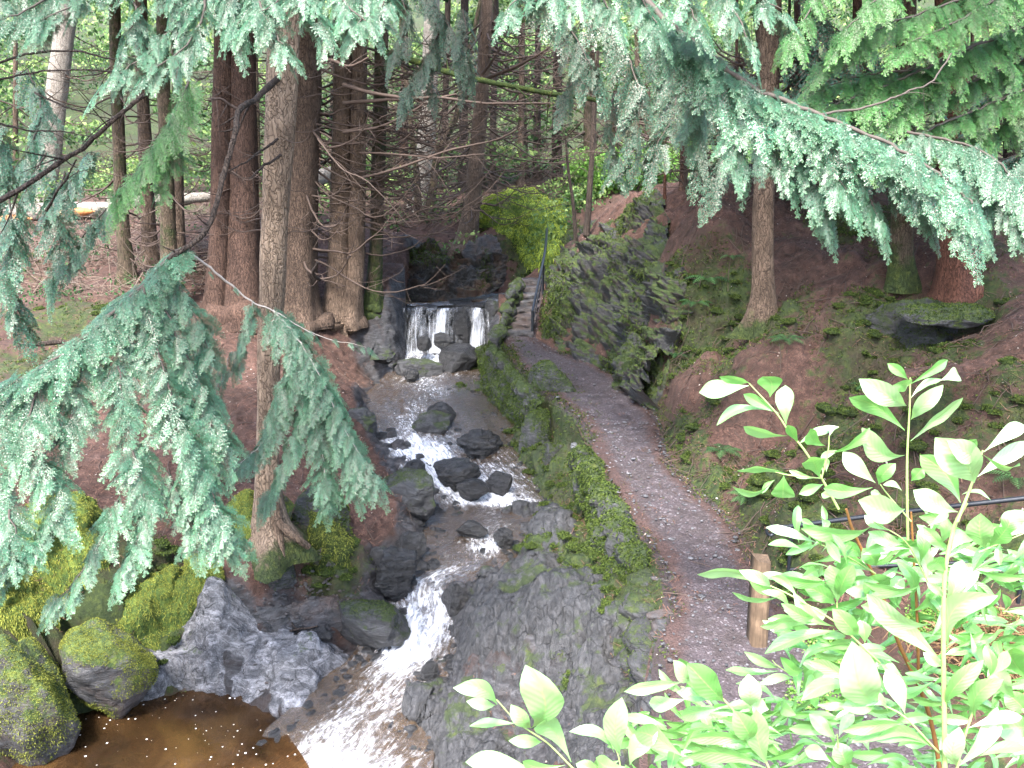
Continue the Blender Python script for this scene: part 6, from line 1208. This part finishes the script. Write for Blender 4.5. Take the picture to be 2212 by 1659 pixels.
shoot(K9, 1.7, [(1920,260),(2040,210),(2230,130)], [(1965,235,1930,10,155),(1985,220,2110,60,115),(2100,180,2210,-40,150),(2060,200,2060,330,60)], 20, (7, 4))
shoot(K9, 1.72, [(2300,1500),(2212,1300),(2150,1200)], [(2160,1210,2030,900,135),(2212,1050,2080,830,110),(2230,1300,2090,1150,150),(2240,1400,2020,1400,120),(2250,1100,2150,850,120),(2270,1560,2060,1500,130)], 21, (8, 5))
shoot(K8, 1.7, [(1650,1780),(1500,1659),(1340,1500),(1150,1370),(1005,1215)], [(1010,1250,725,1060,115),(1000,1250,810,1180,55),(1230,1400,1195,950,225),(1230,1400,1100,1210,95),(1490,1620,1250,1290,105),(1130,1370,830,1335,65),(1300,1490,1085,1450,75),(1260,1680,805,1560,150),(1450,1640,1175,1580,65)], 22, (9, 5))
shoot(K8, 1.68, [(1820,1760),(1800,1600),(1770,1520)], [(1770,1560,1480,1370,95),(1810,1580,1820,1170,145),(1870,1640,2050,1400,155),(1800,1610,1640,1640,95),(2220,1590,1900,1360,125),(1850,1650,1650,1590,110),(1700,1690,1520,1630,110)], 23, (7, 4))
shoot(K8, 1.8, [(2400,1250),(2300,1170),(2200,1130)], [(2220,1100,1835,1125,95),(2230,1210,1995,1240,115),(2300,1180,2060,980,70),(2330,1190,2190,940,90)], 24, (6, 4))
# the denser lower part, leaves inside and behind
rg = np.random.default_rng(31); mb = MB()
for i in range(600):
    x = 1340 + 900 * rg.uniform() ** .75; y = rg.uniform(1440, 1700) if x < 1700 else rg.uniform(1150, 1700)
    if x < 1700 and y < 1520 + (1700 - x) * .15: y += 90
    Yd = rg.uniform(1.8, 2.25); b = atY(x, y, Yd); d = norm(np.array([rg.normal(), rg.normal() * .4 - .1, rg.uniform(-.1, .7)])); leaf(mb, b, b + d * rg.uniform(.08, .13), rg.uniform(.12, .26), rg, tone=rg.uniform(0, .6))  # inner leaves toned darker, shade inside the shrub put into their colour
mb.build('leaves', MT['laurel'], lau)
root = np.array(lau.location)
for i, (x, y) in enumerate([(2040, 1700), (2035, 1720), (1650, 1760), (1900, 1750), (2212, 1740), (1830, 1730), (1300, 1760)]):
    e = atY(x, y, 1.75); mb = MB(); tube(mb, smooth_line([root + rg.normal(size=3) * np.array([.1, .1, 0]), (root + e) / 2 + rg.normal(size=3) * .08, e], 24), np.linspace(.022, .009, 24), 8); mb.build('main_stem', MT['stemb'], lau)
# ------------------------------------------------------------------ camera, sky, sun
cam = bpy.data.cameras.new('camera'); co = bpy.data.objects.new('camera', cam); COL.objects.link(co)
cam.sensor_width = 36; cam.lens = 36 / 2 / math.tan(R(30)); cam.clip_end = 1000; cam.clip_start = .05
co.rotation_euler = (R(90) - PITCH, 0, 0); scene.camera = co
EL, AZ = R(57), R(198)                      # sun high behind the camera, veiled by cloud
wd = bpy.data.worlds.new('World'); scene.world = wd; wd.use_nodes = True; nt = wd.node_tree
sky = nt.nodes.new('ShaderNodeTexSky'); sky.sky_type = 'NISHITA'; sky.sun_disc = False; sky.sun_elevation = EL; sky.sun_rotation = AZ; sky.air_density = 1.2; sky.dust_density = 3.0
bg = nt.nodes['Background']; bg.inputs[1].default_value = .12; nt.links.new(sky.outputs[0], bg.inputs[0])
sd = bpy.data.lights.new('sun', 'SUN'); sd.energy = 2.0; sd.angle = R(10); sd.color = (1, .96, .9); so = bpy.data.objects.new('sun', sd); COL.objects.link(so)
# sky rotation is measured clockwise from +Y seen from above
dv = np.array([math.sin(AZ) * math.cos(EL), math.cos(AZ) * math.cos(EL), math.sin(EL)])
import mathutils
so.rotation_euler = mathutils.Vector(dv).to_track_quat('Z', 'Y').to_euler()
scene.view_settings.view_transform = 'Standard'; scene.view_settings.look = 'None'; scene.view_settings.exposure = EXPO; scene.view_settings.gamma = 1
scene.cycles.max_bounces = 6; scene.cycles.diffuse_bounces = 3; scene.cycles.glossy_bounces = 3; scene.cycles.transmission_bounces = 4; scene.cycles.transparent_max_bounces = 12
scene.cycles.caustics_reflective = False; scene.cycles.caustics_refractive = False; scene.cycles.sample_clamp_indirect = 6
scene.render.engine = 'CYCLES'; scene.cycles.use_denoising = True
